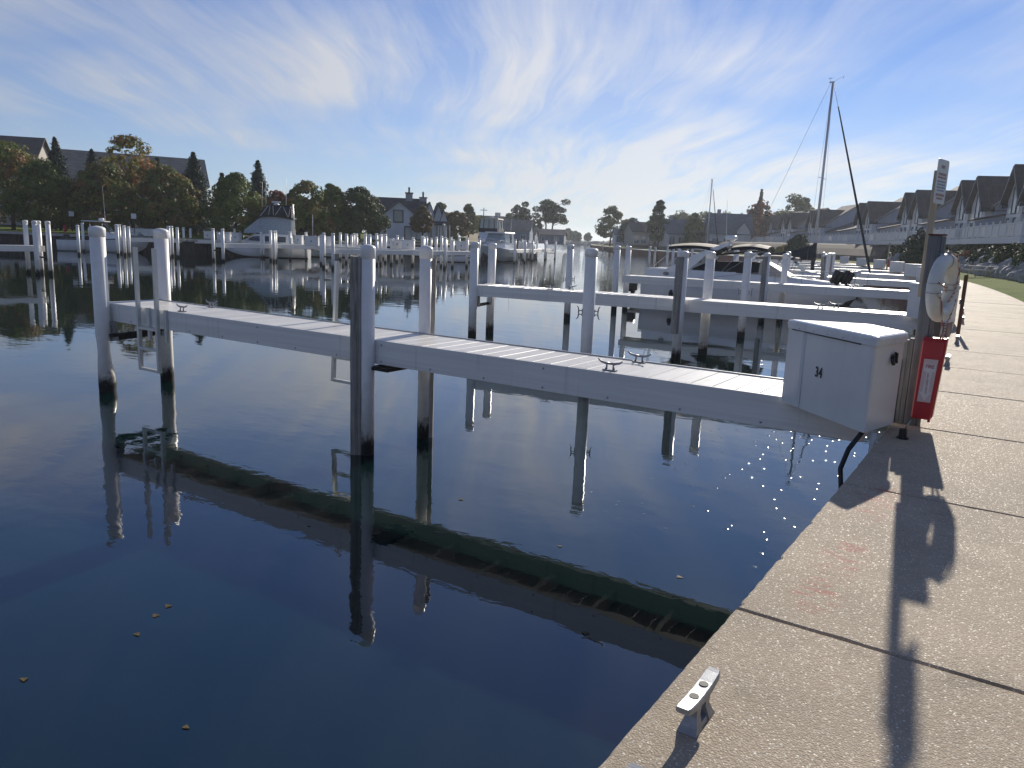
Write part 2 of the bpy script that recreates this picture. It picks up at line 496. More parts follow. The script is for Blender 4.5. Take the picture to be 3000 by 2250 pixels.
c = mixc(t, ramp(t, n1.outputs[0], [(0.58, 0.0), (0.74, 0.30)]), c, (0.44, 0.41, 0.35))
c = mixc(t, ramp(t, n3.outputs[0], [(0.73, 0.0), (0.77, 0.5)]), c, (0.25, 0.23, 0.20))
t.links.new(c, b.inputs['Base Color']); b.inputs['Roughness'].default_value = 0.34
bump(t, b, n2.outputs[0], 0.08, 0.03)
MT['box_white'] = m
MT['lid_white'] = plain('lid_fibreglass', (0.70, 0.71, 0.72), 0.22, var=0.14, scale=5.0)
MT['black'] = plain('black_plastic', (0.012, 0.012, 0.013), 0.45)
MT['ink'] = plain('black_ink', (0.012, 0.013, 0.016), 0.5)
MT['red'] = plain('red_cabinet_plastic', (0.42, 0.018, 0.028), 0.30, var=0.10, scale=5)
MT['label'] = plain('label_paper', (0.62, 0.50, 0.50), 0.5, var=0.08)
MT['label_red'] = plain('label_print_red', (0.40, 0.13, 0.15), 0.5)
MT['label_white'] = plain('label_print_white', (0.70, 0.68, 0.68), 0.5)
MT['ring'] = plain('life_ring_shell', (0.70, 0.69, 0.64), 0.42, var=0.18, scale=5.0)
MT['rust'] = plain('rust_red', (0.15, 0.045, 0.03), 0.85, var=0.4, scale=14)
MT['pvc'] = plain('white_pipe', (0.58, 0.57, 0.54), 0.5, var=0.2)
MT['rubber'] = plain('black_hose', (0.02, 0.02, 0.02), 0.6)
MT['sign'] = plain('sign_enamel', (0.50, 0.51, 0.53), 0.4, var=0.05)
MT['sign_red'] = plain('sign_print_red', (0.34, 0.12, 0.10), 0.5)
MT['sign_blue'] = plain('sign_print_blue', (0.13, 0.18, 0.30), 0.5)
# rope: red and white twist
m, t, b = newmat('striped_rope')
co = objco(t)
wv = nn(t, 'ShaderNodeTexWave', wave_type='BANDS', bands_direction='DIAGONAL'); setin(wv, Scale=9.0)
t.links.new(mapping(t, co, scale=(2.2, 2.2, 1.0)), wv.inputs['Vector'])
t.links.new(mixc(t, ramp(t, wv.outputs[1], [(0.5, 0.0), (0.6, 1.0)]), (0.60, 0.54, 0.47), (0.36, 0.13, 0.09)), b.inputs['Base Color'])
b.inputs['Roughness'].default_value = 0.85
MT['rope'] = m
MT['rope_plain'] = plain('pale_rope', (0.5, 0.47, 0.42), 0.85)
MT['cable'] = plain('stainless_cable', (0.45, 0.46, 0.48), 0.35, 0.8)
MT['mast'] = plain('mast_aluminium', (0.60, 0.61, 0.63), 0.35, 0.35, var=0.05)
MT['navy'] = plain('navy_canvas', (0.010, 0.013, 0.026), 0.8, var=0.2, bumps=0.1)
MT['tan'] = plain('tan_canvas', (0.42, 0.37, 0.28), 0.8, var=0.12)
MT['blackcanvas'] = plain('black_canvas', (0.010, 0.011, 0.014), 0.75, var=0.2)
MT['glass'] = plain('tinted_glass', (0.02, 0.028, 0.034), 0.06, var=0.1, spec=0.8)
MT['clearwin'] = plain('clear_vinyl', (0.30, 0.34, 0.36), 0.12, var=0.2, spec=0.7)
MT['housewin'] = plain('house_window_glass', (0.10, 0.13, 0.16), 0.05, var=0.15, spec=1.0)
MT['palewin'] = plain('pale_window_blind', (0.60, 0.63, 0.64), 0.25, var=0.06)
MT['beige'] = plain('beige_gelcoat', (0.52, 0.45, 0.36), 0.3, var=0.1)
MT['antifoul'] = plain('dark_antifouling', (0.02, 0.022, 0.03), 0.6)
MT['hullgrey'] = plain('grey_green_hull', (0.30, 0.35, 0.36), 0.3)
MT['brownhull'] = plain('brown_hull', (0.06, 0.03, 0.028), 0.4)
MT['seat'] = plain('pale_vinyl', (0.6, 0.59, 0.56), 0.5)
# land
m, t, b = newmat('lawn_ground')
wc = worldco(t)
n1 = noise(t, wc, 0.35, 6, 0.65)
n2 = noise(t, wc, 9.0, 3, 0.7)
c = mixc(t, ramp(t, n1.outputs[0], [(0.3, 0.0), (0.7, 1.0)]), (0.075, 0.125, 0.022), (0.150, 0.170, 0.040))
c = mixc(t, 1.0, c, ramp(t, n2.outputs[0], [(0.3, 0.75), (0.7, 1.2)]), 'MULTIPLY')
t.links.new(c, b.inputs['Base Color']); b.inputs['Roughness'].default_value = 1.0
b.inputs['Specular IOR Level'].default_value = 0.05
bump(t, b, n2.outputs[0], 0.8, 0.05)
MT['lawn'] = m
MT['soil'] = plain('shrub_bed_soil', (0.055, 0.045, 0.032), 0.95, var=0.4, scale=0.8, bumps=0.5)
MT['sand'] = plain('dry_grass_bank', (0.26, 0.20, 0.11), 0.9, var=0.25, scale=0.4)
MT['seawall'] = plain('sheet_pile_steel', (0.045, 0.04, 0.037), 0.75, 0.2, var=0.5, scale=0.9)
MT['concrete'] = plain('plain_concrete', (0.40, 0.38, 0.35), 0.8, var=0.2, scale=1.2, bumps=0.2)
MT['rock'] = plain('grey_boulder', (0.27, 0.28, 0.29), 0.85, var=0.35, scale=2.2, bumps=0.6)
MT['jetty'] = plain('jetty_stone', (0.13, 0.13, 0.13), 0.9, var=0.4, scale=0.3)
# foliage
def leafmat(name, c1, c2, c3=None, amt=0.5, trans=0.25):
    m, t, b = newmat(name)
    oi = nn(t, 'ShaderNodeObjectInfo')
    co = objco(t)
    n1 = noise(t, co, 0.55, 3, 0.6)
    n2 = noise(t, co, 7.0, 2, 0.6)
    c = mixc(t, ramp(t, n1.outputs[0], [(0.35, 0.0), (0.65, 1.0)]), c1, c2)
    if c3:
        n3 = noise(t, mapping(t, co, loc=(5, 3, 1)), 0.42, 3, 0.6)
        c = mixc(t, ramp(t, n3.outputs[0], [(0.62 - amt * 0.3, 0.0), (0.78 - amt * 0.3, 1.0)]), c, c3)
    c = mixc(t, 1.0, c, ramp(t, n2.outputs[0], [(0.25, 0.6), (0.75, 1.35)]), 'MULTIPLY')
    c = mixc(t, 1.0, c, ramp(t, oi.outputs['Random'], [(0.0, 0.85), (1.0, 1.15)]), 'MULTIPLY')
    t.links.new(c, b.inputs['Base Color']); b.inputs['Roughness'].default_value = 0.65
    b.inputs['Specular IOR Level'].default_value = 0.25
    tr = nn(t, 'ShaderNodeBsdfTranslucent'); t.links.new(c, tr.inputs['Color'])
    mx = nn(t, 'ShaderNodeMixShader'); mx.inputs[0].default_value = trans
    t.links.new(b.outputs[0], mx.inputs[1]); t.links.new(tr.outputs[0], mx.inputs[2])
    t.links.new(mx.outputs[0], t.nodes['Material Output'].inputs['Surface'])
    return m
MT['maple'] = leafmat('maple_leaves', (0.092, 0.132, 0.025), (0.173, 0.190, 0.040), (0.254, 0.128, 0.051), 0.45)
MT['maple_green'] = leafmat('green_maple_leaves', (0.090, 0.136, 0.025), (0.164, 0.200, 0.036), (0.217, 0.154, 0.045), 0.2, 0.22)
MT['locust'] = leafmat('yellowing_leaves', (0.181, 0.190, 0.040), (0.271, 0.226, 0.045), (0.399, 0.154, 0.054), 0.35, 0.35)
MT['redleaf'] = leafmat('reddish_leaves', (0.145, 0.087, 0.043), (0.232, 0.109, 0.058), (0.290, 0.102, 0.072), 0.5, 0.3)
MT['brownleaf'] = leafmat('brown_leaves', (0.123, 0.090, 0.043), (0.174, 0.123, 0.061), (0.116, 0.123, 0.043), 0.3, 0.25)
MT['spruce'] = leafmat('spruce_needles', (0.026, 0.049, 0.032), (0.043, 0.072, 0.043), None, 0, 0.08)
MT['cedar'] = leafmat('cedar_needles', (0.023, 0.043, 0.022), (0.041, 0.065, 0.029), None, 0, 0.06)
MT['darktree'] = leafmat('dark_green_leaves', (0.051, 0.080, 0.023), (0.087, 0.116, 0.032), None, 0, 0.2)
MT['fartree'] = leafmat('pale_green_leaves', (0.109, 0.138, 0.043), (0.174, 0.181, 0.058), (0.203, 0.160, 0.058), 0.2, 0.25)
MT['shrub'] = leafmat('shrub_leaves', (0.051, 0.080, 0.026), (0.102, 0.123, 0.043), (0.160, 0.087, 0.051), 0.12, 0.15)
MT['yellowshrub'] = leafmat('yellow_shrub_leaves', (0.290, 0.246, 0.072), (0.406, 0.334, 0.116), None, 0, 0.3)
MT['bark'] = plain('tree_bark', (0.075, 0.062, 0.05), 0.95, var=0.35, scale=5, bumps=0.5)
# houses
def siding(name, col, pitch=0.16):
    m, t, b = newmat(name)
    co = objco(t)
    s = nn(t, 'ShaderNodeSeparateXYZ'); t.links.new(co, s.inputs[0])
    fr = mathn(t, 'FRACT', mathn(t, 'DIVIDE', s.outputs[2], pitch))
    n = noise(t, co, 1.2, 4, 0.6)
    c = mixc(t, 1.0, col, ramp(t, n.outputs[0], [(0.3, 0.90), (0.7, 1.06)]), 'MULTIPLY')
    t.links.new(c, b.inputs['Base Color']); b.inputs['Roughness'].default_value = 0.7
    bump(t, b, fr, 0.6, 0.02)
    return m
MT['side_blue'] = siding('blue_grey_siding', (0.36, 0.39, 0.46))
MT['side_grey'] = siding('pale_grey_siding', (0.56, 0.56, 0.56))
MT['side_white'] = siding('white_siding', (0.62, 0.65, 0.70))
MT['side_tan'] = siding('tan_siding', (0.36, 0.33, 0.29))
MT['side_far'] = siding('far_blue_siding', (0.20, 0.24, 0.30))
MT['trim_white'] = plain('white_trim', (0.62, 0.63, 0.64), 0.5, var=0.05)
MT['trim_dark'] = plain('dark_trim', (0.035, 0.045, 0.06), 0.5)
def roofmat(name, col):
    m, t, b = newmat(name)
    co = objco(t)
    br = nn(t, 'ShaderNodeTexBrick'); setin(br, Scale=1.0)
    br.inputs['Brick Width'].default_value = 0.9; br.inputs['Row Height'].default_value = 0.28; br.inputs['Mortar Size'].default_value = 0.015
    br.inputs['Color1'].default_value = (*[x * 0.85 for x in col], 1); br.inputs['Color2'].default_value = (*[x * 1.12 for x in col], 1); br.inputs['Mortar'].default_value = (*[x * 0.6 for x in col], 1)
    t.links.new(co, br.inputs['Vector'])
    n = noise(t, co, 0.7, 5, 0.6)
    c = mixc(t, 1.0, br.outputs[0], ramp(t, n.outputs[0], [(0.3, 0.85), (0.7, 1.12)]), 'MULTIPLY')
    t.links.new(c, b.inputs['Base Color']); b.inputs['Roughness'].default_value = 0.9
    return m
MT['roof_brown'] = roofmat('brown_shingles', (0.105, 0.090, 0.080))
MT['roof_tan'] = roofmat('tan_shingles', (0.26, 0.225, 0.185))
MT['roof_dark'] = roofmat('charcoal_shingles', (0.055, 0.055, 0.062))
MT['roof_blue'] = roofmat('slate_shingles', (0.13, 0.145, 0.175))
MT['brick'] = plain('chimney_render', (0.30, 0.31, 0.33), 0.8)
MT['flag_red'] = plain('flag_red', (0.40, 0.05, 0.06), 0.7)
MT['flag_blue'] = plain('flag_blue', (0.04, 0.06, 0.18), 0.7)
MT['white'] = plain('white_paint', (0.72, 0.72, 0.72), 0.4, var=0.05)
MT['teal'] = plain('teal_umbrella_cloth', (0.12, 0.26, 0.27), 0.8)
# ------------------------------------------------------------------ the setting
def edge_x(y):
    """water edge of the walkway: straight, then a long bend to the left"""
    return -0.925 - (0.00175 * (y - 3.3) ** 2 if y > 3.3 else 0.0)

# water: one sheet to the horizon
wm = MB()
wm.quad((-2600, -300, 0), (1500, -300, 0), (1500, 3600, 0), (-2600, 3600, 0))
tag(wm.build('water', MT['water']), kind='structure')

# shoreline of the walkway side, as a list of points (edge of the water)
shoreR = [(edge_x(y), y) for y in list(np.arange(-12, 112, 2.37))] + [(-30, 124), (-46, 146), (-62, 166), (-76, 180), (-88, 190), (-118, 232), (-166, 308), (-200, 372)]
def normals(pl):
    out = []
    for i in range(len(pl)):
        a = Vector(pl[max(0, i - 1)]); b_ = Vector(pl[min(len(pl) - 1, i + 1)])
        d = (b_ - a).normalized()
        out.append((d.y, -d.x))          # to the right of travel: landwards
    return out
nR = normals(shoreR)
def off(i, d, z):
    return (shoreR[i][0] + nR[i][0] * d, shoreR[i][1] + nR[i][1] * d, z)
# seawall below the walkway
sw = MB()
n = len(shoreR)
for i in range(n - 1):
    sw.quad(off(i, 0.03, -2), off(i + 1, 0.03, -2), off(i + 1, 0.03, WALK - 0.16), off(i, 0.03, WALK - 0.16))
tag(sw.build('seawall', MT['rust']), kind='structure')
# ground behind: lawn strip, then the planted bank and the terrace of the townhouses
prof_lawn = [(2.30, WALK - 0.02), (2.9, 1.66), (5.6, 1.82)]
prof_bank = [(5.6, 1.82), (6.4, 2.6), (8.2, 3.6), (9.6, 4.2), (12.0, 4.4), (70, 5.0), (260, 6.0)]
def strip(prof, name, mat, i0=0, i1=None):
    mb = MB(); i1 = i1 or n
    rows = [[off(i, d, z) for d, z in prof] for i in range(i0, i1)]
    for a, b_ in zip(rows[:-1], rows[1:]):
        for k in range(len(prof) - 1):
            mb.quad(a[k], a[k + 1], b_[k + 1], b_[k])
    return tag(mb.build(name, mat), kind='structure')
strip(prof_lawn, 'lawn', MT['lawn'])
strip(prof_bank, 'bank', MT['soil'])
# sub-base of the walkway
sb = MB()
for i in range(n - 1):
    sb.quad(off(i, 0.02, WALK - 0.155), off(i, 2.31, WALK - 0.155), off(i + 1, 2.31, WALK - 0.155), off(i + 1, 0.02, WALK - 0.155))
walk = tag(sb.build('walkway', MT['concrete']), kind='structure')
# concrete slabs, each its own piece, with open joints
JOINT0, SLAB = 3.285, 2.365
def corner(y, side, ins):
    e = 0.01
    a = Vector((edge_x(y - e), y - e)); b_ = Vector((edge_x(y + e), y + e)); d = (b_ - a).normalized()
    nrm = Vector((d.y, -d.x)); p = Vector((edge_x(y), y)) + d * ins
    q = p + nrm * (2.31 if side else 0.0)
    return (q.x, q.y)
ri = random.Random(4)
for k in range(-3, 40):
    y0 = JOINT0 + k * SLAB; y1 = y0 + SLAB
    dz = ri.uniform(-0.003, 0.003)
    g = 0.007
    A, B, C_, D = corner(y0, 0, g), corner(y0, 1, g), corner(y1, 1, -g), corner(y1, 0, -g)
    def sh(p, c, f): return (c[0] + (p[0] - c[0]) * f, c[1] + (p[1] - c[1]) * f)
    cc = ((A[0] + C_[0]) / 2, (A[1] + C_[1]) / 2)
    # outline, with a worn, slightly chipped arris on the near slabs
    rc_ = random.Random(100 + k)
    def side(p, q, n_, amp):
        out = []
        for i_ in range(n_):
            u = i_ / n_
            nx, ny = -(q[1] - p[1]), (q[0] - p[0]); l_ = math.hypot(nx, ny)
            j_ = (abs(rc_.gauss(0, 1)) * amp + (rc_.random() < 0.06) * amp * 4) if 0 < i_ else amp
            out.append((p[0] + (q[0] - p[0]) * u + nx / l_ * j_, p[1] + (q[1] - p[1]) * u + ny / l_ * j_))
        return out
    det = (26, 60) if k < 6 else (1, 1)
    am = 0.0016 if k < 6 else 0.0
    ol = side(A, B, det[0], am) + side(B, C_, 1, am) + side(C_, D, det[0], am) + side(D, A, det[1], am * 1.6)
    fr_ = 1 - 0.009 / (SLAB / 2)
    r0 = [(*p, WALK - 0.15) for p in ol]
    r1 = [(*p, WALK - 0.008 + dz) for p in ol]
    r2 = [(*sh(p, cc, fr_), WALK + dz) for p in ol]
    s_ = MB().loft([r0, r1, r2], 0)
    s_.build('slab', MT['aggregate'], walk)
far_w = MB()
i0 = next(i for i in range(n) if shoreR[i][1] > JOINT0 + 40 * SLAB)
for i in range(i0 - 1, n - 1):
    far_w.quad(off(i, 0.0, WALK), off(i, 2.3, WALK), off(i + 1, 2.3, WALK), off(i + 1, 0.0, WALK))
far_w.build('far_paving', MT['aggregate'], walk)

# left shore
shoreL = [(-230, -20), (-150, 19), (-110, 38), (-78, 51.5), (-84, 75), (-84, 92), (-92, 115), (-106, 150), (-150, 235), (-184, 286)]
def wallmesh(pl, zcap, name, amp=0.14, pitch=0.62, parent=None):
    mb = MB(); cap = MB()
    for (x0, y0), (x1, y1) in zip(pl[:-1], pl[1:]):
        L = math.hypot(x1 - x0, y1 - y0); d = Vector(((x1 - x0) / L, (y1 - y0) / L)); nr = Vector((d.y, -d.x))
        k = max(1, int(L / pitch)); pts = []
        for i in range(k + 1):
            for s, o_ in ((0.0, 0), (0.28, 0), (0.5, 1), (0.78, 1)):
                u = (i + s) * L / k
                if u > L: break
                p = Vector((x0, y0)) + d * u + nr * (amp * o_)
                pts.append((p.x, p.y))
        for a, b_ in zip(pts[:-1], pts[1:]):
            mb.quad((*a, -1.5), (*b_, -1.5), (*b_, zcap - 0.28), (*a, zcap - 0.28))
        a, b_ = Vector((x0, y0)), Vector((x1, y1))
        q = [a + nr * 0.32, b_ + nr * 0.32, b_ - nr * 0.35, a - nr * 0.35]
        cap.loft([[(p.x, p.y, zcap - 0.28) for p in q], [(p.x, p.y, zcap) for p in q]])
    o = tag(mb.build(name, MT['seawall']), kind='structure')
    cap.build('concrete_cap', MT['concrete'], o)
    return o
wallmesh(shoreL, 1.75, 'far_seawall')
landL = MB()
inner = [(-260, 60), (-200, 90), (-170, 110), (-140, 120), (-135, 130), (-135, 140), (-145, 160), (-165, 190), (-200, 260), (-215, 300)]
outer = [(-700, 200), (-700, 260), (-700, 300), (-700, 330), (-650, 350), (-600, 360), (-560, 380), (-520, 400), (-480, 420), (-440, 440)]
for i in range(len(shoreL) - 1):
    a, b_ = shoreL[i], shoreL[i + 1]
    c_, d_ = inner[i], inner[i + 1]
    e_, f_ = outer[i], outer[i + 1]
    landL.quad((*a, 1.70), (*b_, 1.70), (*d_, 2.7), (*c_, 2.7))
    landL.quad((*c_, 2.7), (*d_, 2.7), (*f_, 3.0), (*e_, 3.0))
tag(landL.build('lawn', MT['lawn']), kind='structure')
tip = MB()
tip.loft([[(-184, 286, -1), (-215, 300, -1), (-440, 440, -1), (-300, 330, -1)], [(-184, 286, 1.6), (-215, 300, 2.0), (-440, 440, 2.5), (-300, 330, 2)]])
tag(tip.build('lawn', MT['lawn']), kind='structure')
# mowed bank of dry grass beyond the boats
bk = MB()
for i, (px, w) in enumerate(((1420, 50),)):
    a = spot(1365, 190, 1.8); b_ = spot(1480, 200, 1.8); c_ = spot(1495, 240, 6.2); d_ = spot(1355, 230, 6.2)
    bk.quad(a, b_, c_, d_)
    bk.quad(d_, c_, spot(1500, 330, 6.4), spot(1350, 320, 6.4))
tag(bk.build('grass_bank', MT['sand']), kind='structure')
# the far breakwater across the channel mouth, and the land behind the right bank
br = MB()
pa, pb = spot(1600, 560, 0), spot(1840, 540, 0)
A, B = Vector(pa), Vector(pb); d = (B - A).normalized(); nr = Vector((-d.y, d.x, 0))
rr = random.Random(3); rows = []
for i in range(41):
    p = A.lerp(B, i / 40)
    rows.append([tuple(p - nr * 6 + Vector((0, 0, -0.5))), tuple(p - nr * 4 + Vector((0, 0, 1.4 + rr.uniform(-.3, .3)))), tuple(p + Vector((0, 0, 3.0 + rr.uniform(-.4, .4)))), tuple(p + nr * 60 + Vector((0, 0, 3.6)))])
for a, b_ in zip(rows[:-1], rows[1:]):
    for k in range(3):
        br.quad(a[k], b_[k], b_[k + 1], a[k + 1])
tag(br.build('breakwater', MT['jetty']), kind='structure')
# ------------------------------------------------------------------ piers, pilings, cleats
def cleat_mesh(L=0.30, H=0.115, W=0.055):
    """horned dock cleat: a bar on two legs with an open middle and a flat foot"""
    mb = MB()
    # top bar: tapering loft along x
    secs = [(-L / 2, 0.40, 0.020), (-L / 2 + 0.02, 0.48, 0.026), (-L * 0.22, 0.50, 0.032), (0, 0.5, 0.034), (L * 0.22, 0.50, 0.032), (L / 2 - 0.02, 0.48, 0.026), (L / 2, 0.40, 0.020)]
    rings = []
    for x, w, h in secs:
        z1 = H + 0.012 * (abs(x) / (L / 2)) ** 2
        hw = W * w
        rings.append([(x, -hw, z1 - h + 0.006), (x, -hw * 0.8, z1 - h), (x, hw * 0.8, z1 - h), (x, hw, z1 - h + 0.006), (x, hw, z1 - 0.006), (x, hw * 0.85, z1), (x, -hw * 0.85, z1), (x, -hw, z1 - 0.006)])
    mb.loft(rings, 0)
    for sx in (-1, 1):
        rr = []
        for z, w, dx, c in ((0.0, 0.034, 0.030, 0.062), (0.018, 0.030, 0.022, 0.054), (0.05, 0.020, 0.017, 0.042), (H - 0.025, 0.022, 0.022, 0.044)):
            x = sx * c
            rr.append([(x - dx, -w, z), (x + dx, -w, z), (x + dx, w, z), (x - dx, w, z)])
        mb.loft(rr, 0)
    mb.loft([[(-0.085, -0.03, 0), (0.085, -0.03, 0), (0.085, 0.03, 0), (-0.085, 0.03, 0)], [(-0.075, -0.025, 0.016), (0.075, -0.025, 0.016), (0.075, 0.025, 0.016), (-0.075, 0.025, 0.016)]], 0)
    # bolt holes in the top
    for sx in (-1, 1):
        mb.lathe([(0.0165, H - 0.002), (0.0165, H + 0.0035)], 12, 1, (sx * 0.045, 0, 0), False)
    return mb
_c = cleat_mesh().build('cleat', [MT['cleat'], MT['hole']])
CLEAT = _c.data
bpy.data.objects.remove(_c)
_c = MB()
# thin horned cleat used on the finger decks
def horn_cleat(L=0.26, H=0.075):
    mb = MB()
    for s in (-1, 1):
        mb.tube([(0, 0, H - 0.012), (s * 0.05, 0, H - 0.011), (s * 0.10, 0, H), (s * L / 2, 0, H + 0.022)], 0.01, 6, 0, True, [0.011, 0.012, 0.010, 0.006])
        mb.tube([(s * 0.042, 0, 0), (s * 0.034, 0, H * 0.5), (s * 0.038, 0, H - 0.01)], 0.01, 6, 0, True, [0.016, 0.009, 0.011])
    mb.box(-0.07, 0.07, -0.024, 0.024, 0, 0.010)
    return mb
_o = horn_cleat().build('cleat', MT['cleat'])
HCLEAT = _o.data
bpy.data.objects.remove(_o)

def add_piling(pier, x, y, h, r=0.135, board=None, bolts=True, cleats=None, bulge=False, loc=None, nseg=24, lean=(0, 0)):
    """a wrapped piling with its domed cap; children of the pier (or a thing when loc is given)"""
    mb = MB()
    prof = [(r, -1.2), (r, -0.05), (r, 0.4), (r * 0.97, 0.9), (r, 1.0), (r, h - 0.14)]
    if bulge:
        rings = []
        for z, k, ox in ((-1.2, 0.9, 0.0), (-0.1, 1.05, 0.03), (0.12, 1.18, 0.055), (0.32, 1.12, 0.035), (0.55, 0.92, 0.0), (0.78, 0.80, -0.01), (0.95, 0.86, -0.01), (1.10, 1.0, 0.0), (1.35, 1.0, 0.0), (h - 0.14, 1.0, 0.0)):
            rings.append([(r * k * math.cos(2 * math.pi * i / nseg) - ox, r * k * math.sin(2 * math.pi * i / nseg), z) for i in range(nseg)])
        mb.loft(rings, 0, True, True)
    else:
        mb.lathe(prof, nseg)
    o = mb.build('piling', MT['piling'], pier, (x, y, 0))
    o.rotation_euler = (lean[0], lean[1], 0)
    cp = MB().lathe([(r * 1.0, h - 0.20), (r * 1.075, h - 0.195), (r * 1.085, h - 0.060), (r * 1.03, h - 0.038), (r * 0.7, h - 0.012), (r * 0.1, h)], nseg)
    cp.build('cap', MT['cap'], o)
    if board:
        ang, z0, z1, wd = board[:4]
        bm_ = MB()
        rg = random.Random(int(abs(x) * 100))
        secs = []
        nz = 14
        for k in range(nz):
            z = z0 + (z1 - z0) * k / (nz - 1)
            j = lambda s=0.004: rg.uniform(-s, s)
            a0, a1 = r * 0.80, r + (board[4] if len(board) > 4 else 0.075)
            w2 = wd / 2
            secs.append([(a0, -w2 + j(), z), (a1 + j(), -w2 + 0.01 + j(), z), (a1 + 0.01 + j(), 0 + j(), z), (a1 + j(), w2 - 0.01 + j(), z), (a0, w2 + j(), z)])
        top = [(p[0], p[1], z1 + rg.uniform(0.0, 0.05)) for p in secs[-1]]
        bm_.loft(secs + [top])
        fb = bm_.build('fender_board', MT['piling_wood'], o)
        fb.rotation_euler = (0, 0, ang)
        if bolts:
            for z in (z1 - 0.19, z0 + 0.34 * (z1 - z0)):
                ca, sa = math.cos(ang), math.sin(ang)
                q = MB()
                q.lathe([(0.034, 0), (0.034, 0.006)], 12, 1)
                q.lathe([(0.016, 0.006), (0.016, 0.022), (0.006, 0.026)], 6, 0)
                bo = q.build('bolt', [MT['galv'], MT['hole']], o, ((r + 0.03) * ca + 0.056 * sa, (r + 0.03) * sa - 0.056 * ca, z))
                bo.rotation_euler = (0, R(90), ang - R(90))
    for (ang, z) in (cleats or []):
        cl = link_mesh('cleat', HCLEAT, o, (r * 0.99 * math.cos(ang), r * 0.99 * math.sin(ang), z))
        cl.rotation_euler = (0, R(90), ang)
        cl.scale = (1.15, 1.3, 1.3)
    return o

PLANK_P = 0.2565
plank_cache = {}
def plank_mesh(W):
    k = round(W, 2)
    if k not in plank_cache:
        o = MB().box(-PLANK_P / 2 + 0.004, PLANK_P / 2 - 0.004, -W / 2 + 0.035, W / 2 - 0.035, 0, 0.035, 0, 0.004).build('plank', MT['plank'])
        plank_cache[k] = o.data
        bpy.data.objects.remove(o)
    return plank_cache[k]

def finger(root, outer, W, label, planks=True, depth=0.345, group=None, name='finger_pier', deck=DECK):
    """a fixed finger pier: local x runs from the walkway end to the outer end, local +y is its left side"""
    a, b_ = Vector(root), Vector(outer)
    L = (b_ - a).length
    rz = math.atan2(b_.y - a.y, b_.x - a.x)
    e = empty(name, (a.x, a.y, 0), rz, label, 'pier', group)
    for s in (-1, 1):
        mb = MB()
        y0 = s * W / 2
        t_ = 0.035
        z1, z0 = deck, deck - depth
        # channel section: face, top lip, bottom flange with a small roll
        ys = (y0 - s * t_, y0)
        mb.box(0, L, min(ys), max(ys), z0, z1, 0, 0.004)
        ys2 = (y0 - s * 0.11, y0 - s * (t_ + 0.0005))
        mb.box(0, L, min(ys2), max(ys2), z0 + 0.002, z0 + 0.022)
        mb.build('beam', MT['beam'], e)
    for x in (0.012, L - 0.012):
        MB().box(x - 0.01, x + 0.01, -W / 2 + 0.037, W / 2 - 0.037, deck - depth + 0.03, deck - 0.04).build('end_plate', MT['beam'], e)
    if planks:
        me = plank_mesh(W)
        k = int((L - 0.04) / PLANK_P)
        off0 = (L - k * PLANK_P) / 2
        for i in range(k):
            link_mesh('plank', me, e, (off0 + (i + 0.5) * PLANK_P, 0, deck - 0.034 + ((i * 7) % 5 - 2) * 0.0005))
        # joists below
        jm = MB().box(-0.03, 0.03, -W / 2 + 0.037, W / 2 - 0.037, deck - 0.20, deck - 0.037)
        jo = jm.build('joist', MT['beam'], e, (0.3, 0, 0))
        for i in range(1, int(L / 0.9)):
            link_mesh('joist', jo.data, e, (0.3 + i * 0.9, 0, 0))
    else:
        MB().box(0.02, L - 0.02, -W / 2 + 0.036, W / 2 - 0.036, deck - 0.05, deck - 0.006).build('decking', MT['plank'], e)
    e['len'] = L
    del e['len']
    return e, L

def crossbar(e, x, y0, y1, z, parent=None):
    MB().box(x - 0.05, x + 0.05, y0, y1, z - 0.05, z + 0.05).build('cross_beam', MT['steel_dark'], e)

def bracket(e, x, y, z0, z1, w=0.10):
    MB().box(x - w / 2, x + w / 2, y - 0.05, y + 0.05, z0, z1).build('bracket', MT['galv'], e)

def ladder(e, x0, x1, y, z0, z1, rungs, lean=0.0):
    top = empty('ladder', (0, 0, 0), parent=e)
    lm = MB()
    for x in (x0, x1):
        MB().bar((x, y, z0), (x, y + lean, z1), 0.058, 0.065, up=(0, 1, 0)).build('rail', MT['ladder'], top)
    for z in rungs:
        MB().bar((x0 + 0.023, y, z), (x1 - 0.023, y, z), 0.055, 0.05).build('rung', MT['ladder'], top)
    return top

# ---- the near finger pier (the long one across the picture)
e1, L1 = finger((-1.22, 8.64), (-14.86, 8.49), 1.06, 'long pale finger pier with slatted deck crossing the picture in the foreground')
def loc_of(e, p):
    c, s = math.cos(-e.rotation_euler[2]), math.sin(-e.rotation_euler[2])
    d = (p[0] - e.location[0], p[1] - e.location[1])
    return (d[0] * c - d[1] * s, d[0] * s + d[1] * c)
def pil(e, p, h, **kw):
    x, y = loc_of(e, p)
    return add_piling(e, x, y, h, **kw)
rz1 = e1.rotation_euler[2]
pil(e1, (-14.60, 7.80), 3.13, bulge=True)
pil(e1, (-14.75, 9.17), 3.125)
pil(e1, (-7.80, 7.95), 3.04, r=0.10, board=(R(222) - rz1, -0.1, 2.83, 0.11, 0.135))
pil(e1, (-7.83, 9.24), 3.04, r=0.098, board=(R(48) - rz1, -0.1, 2.83, 0.11, 0.05), bolts=False)
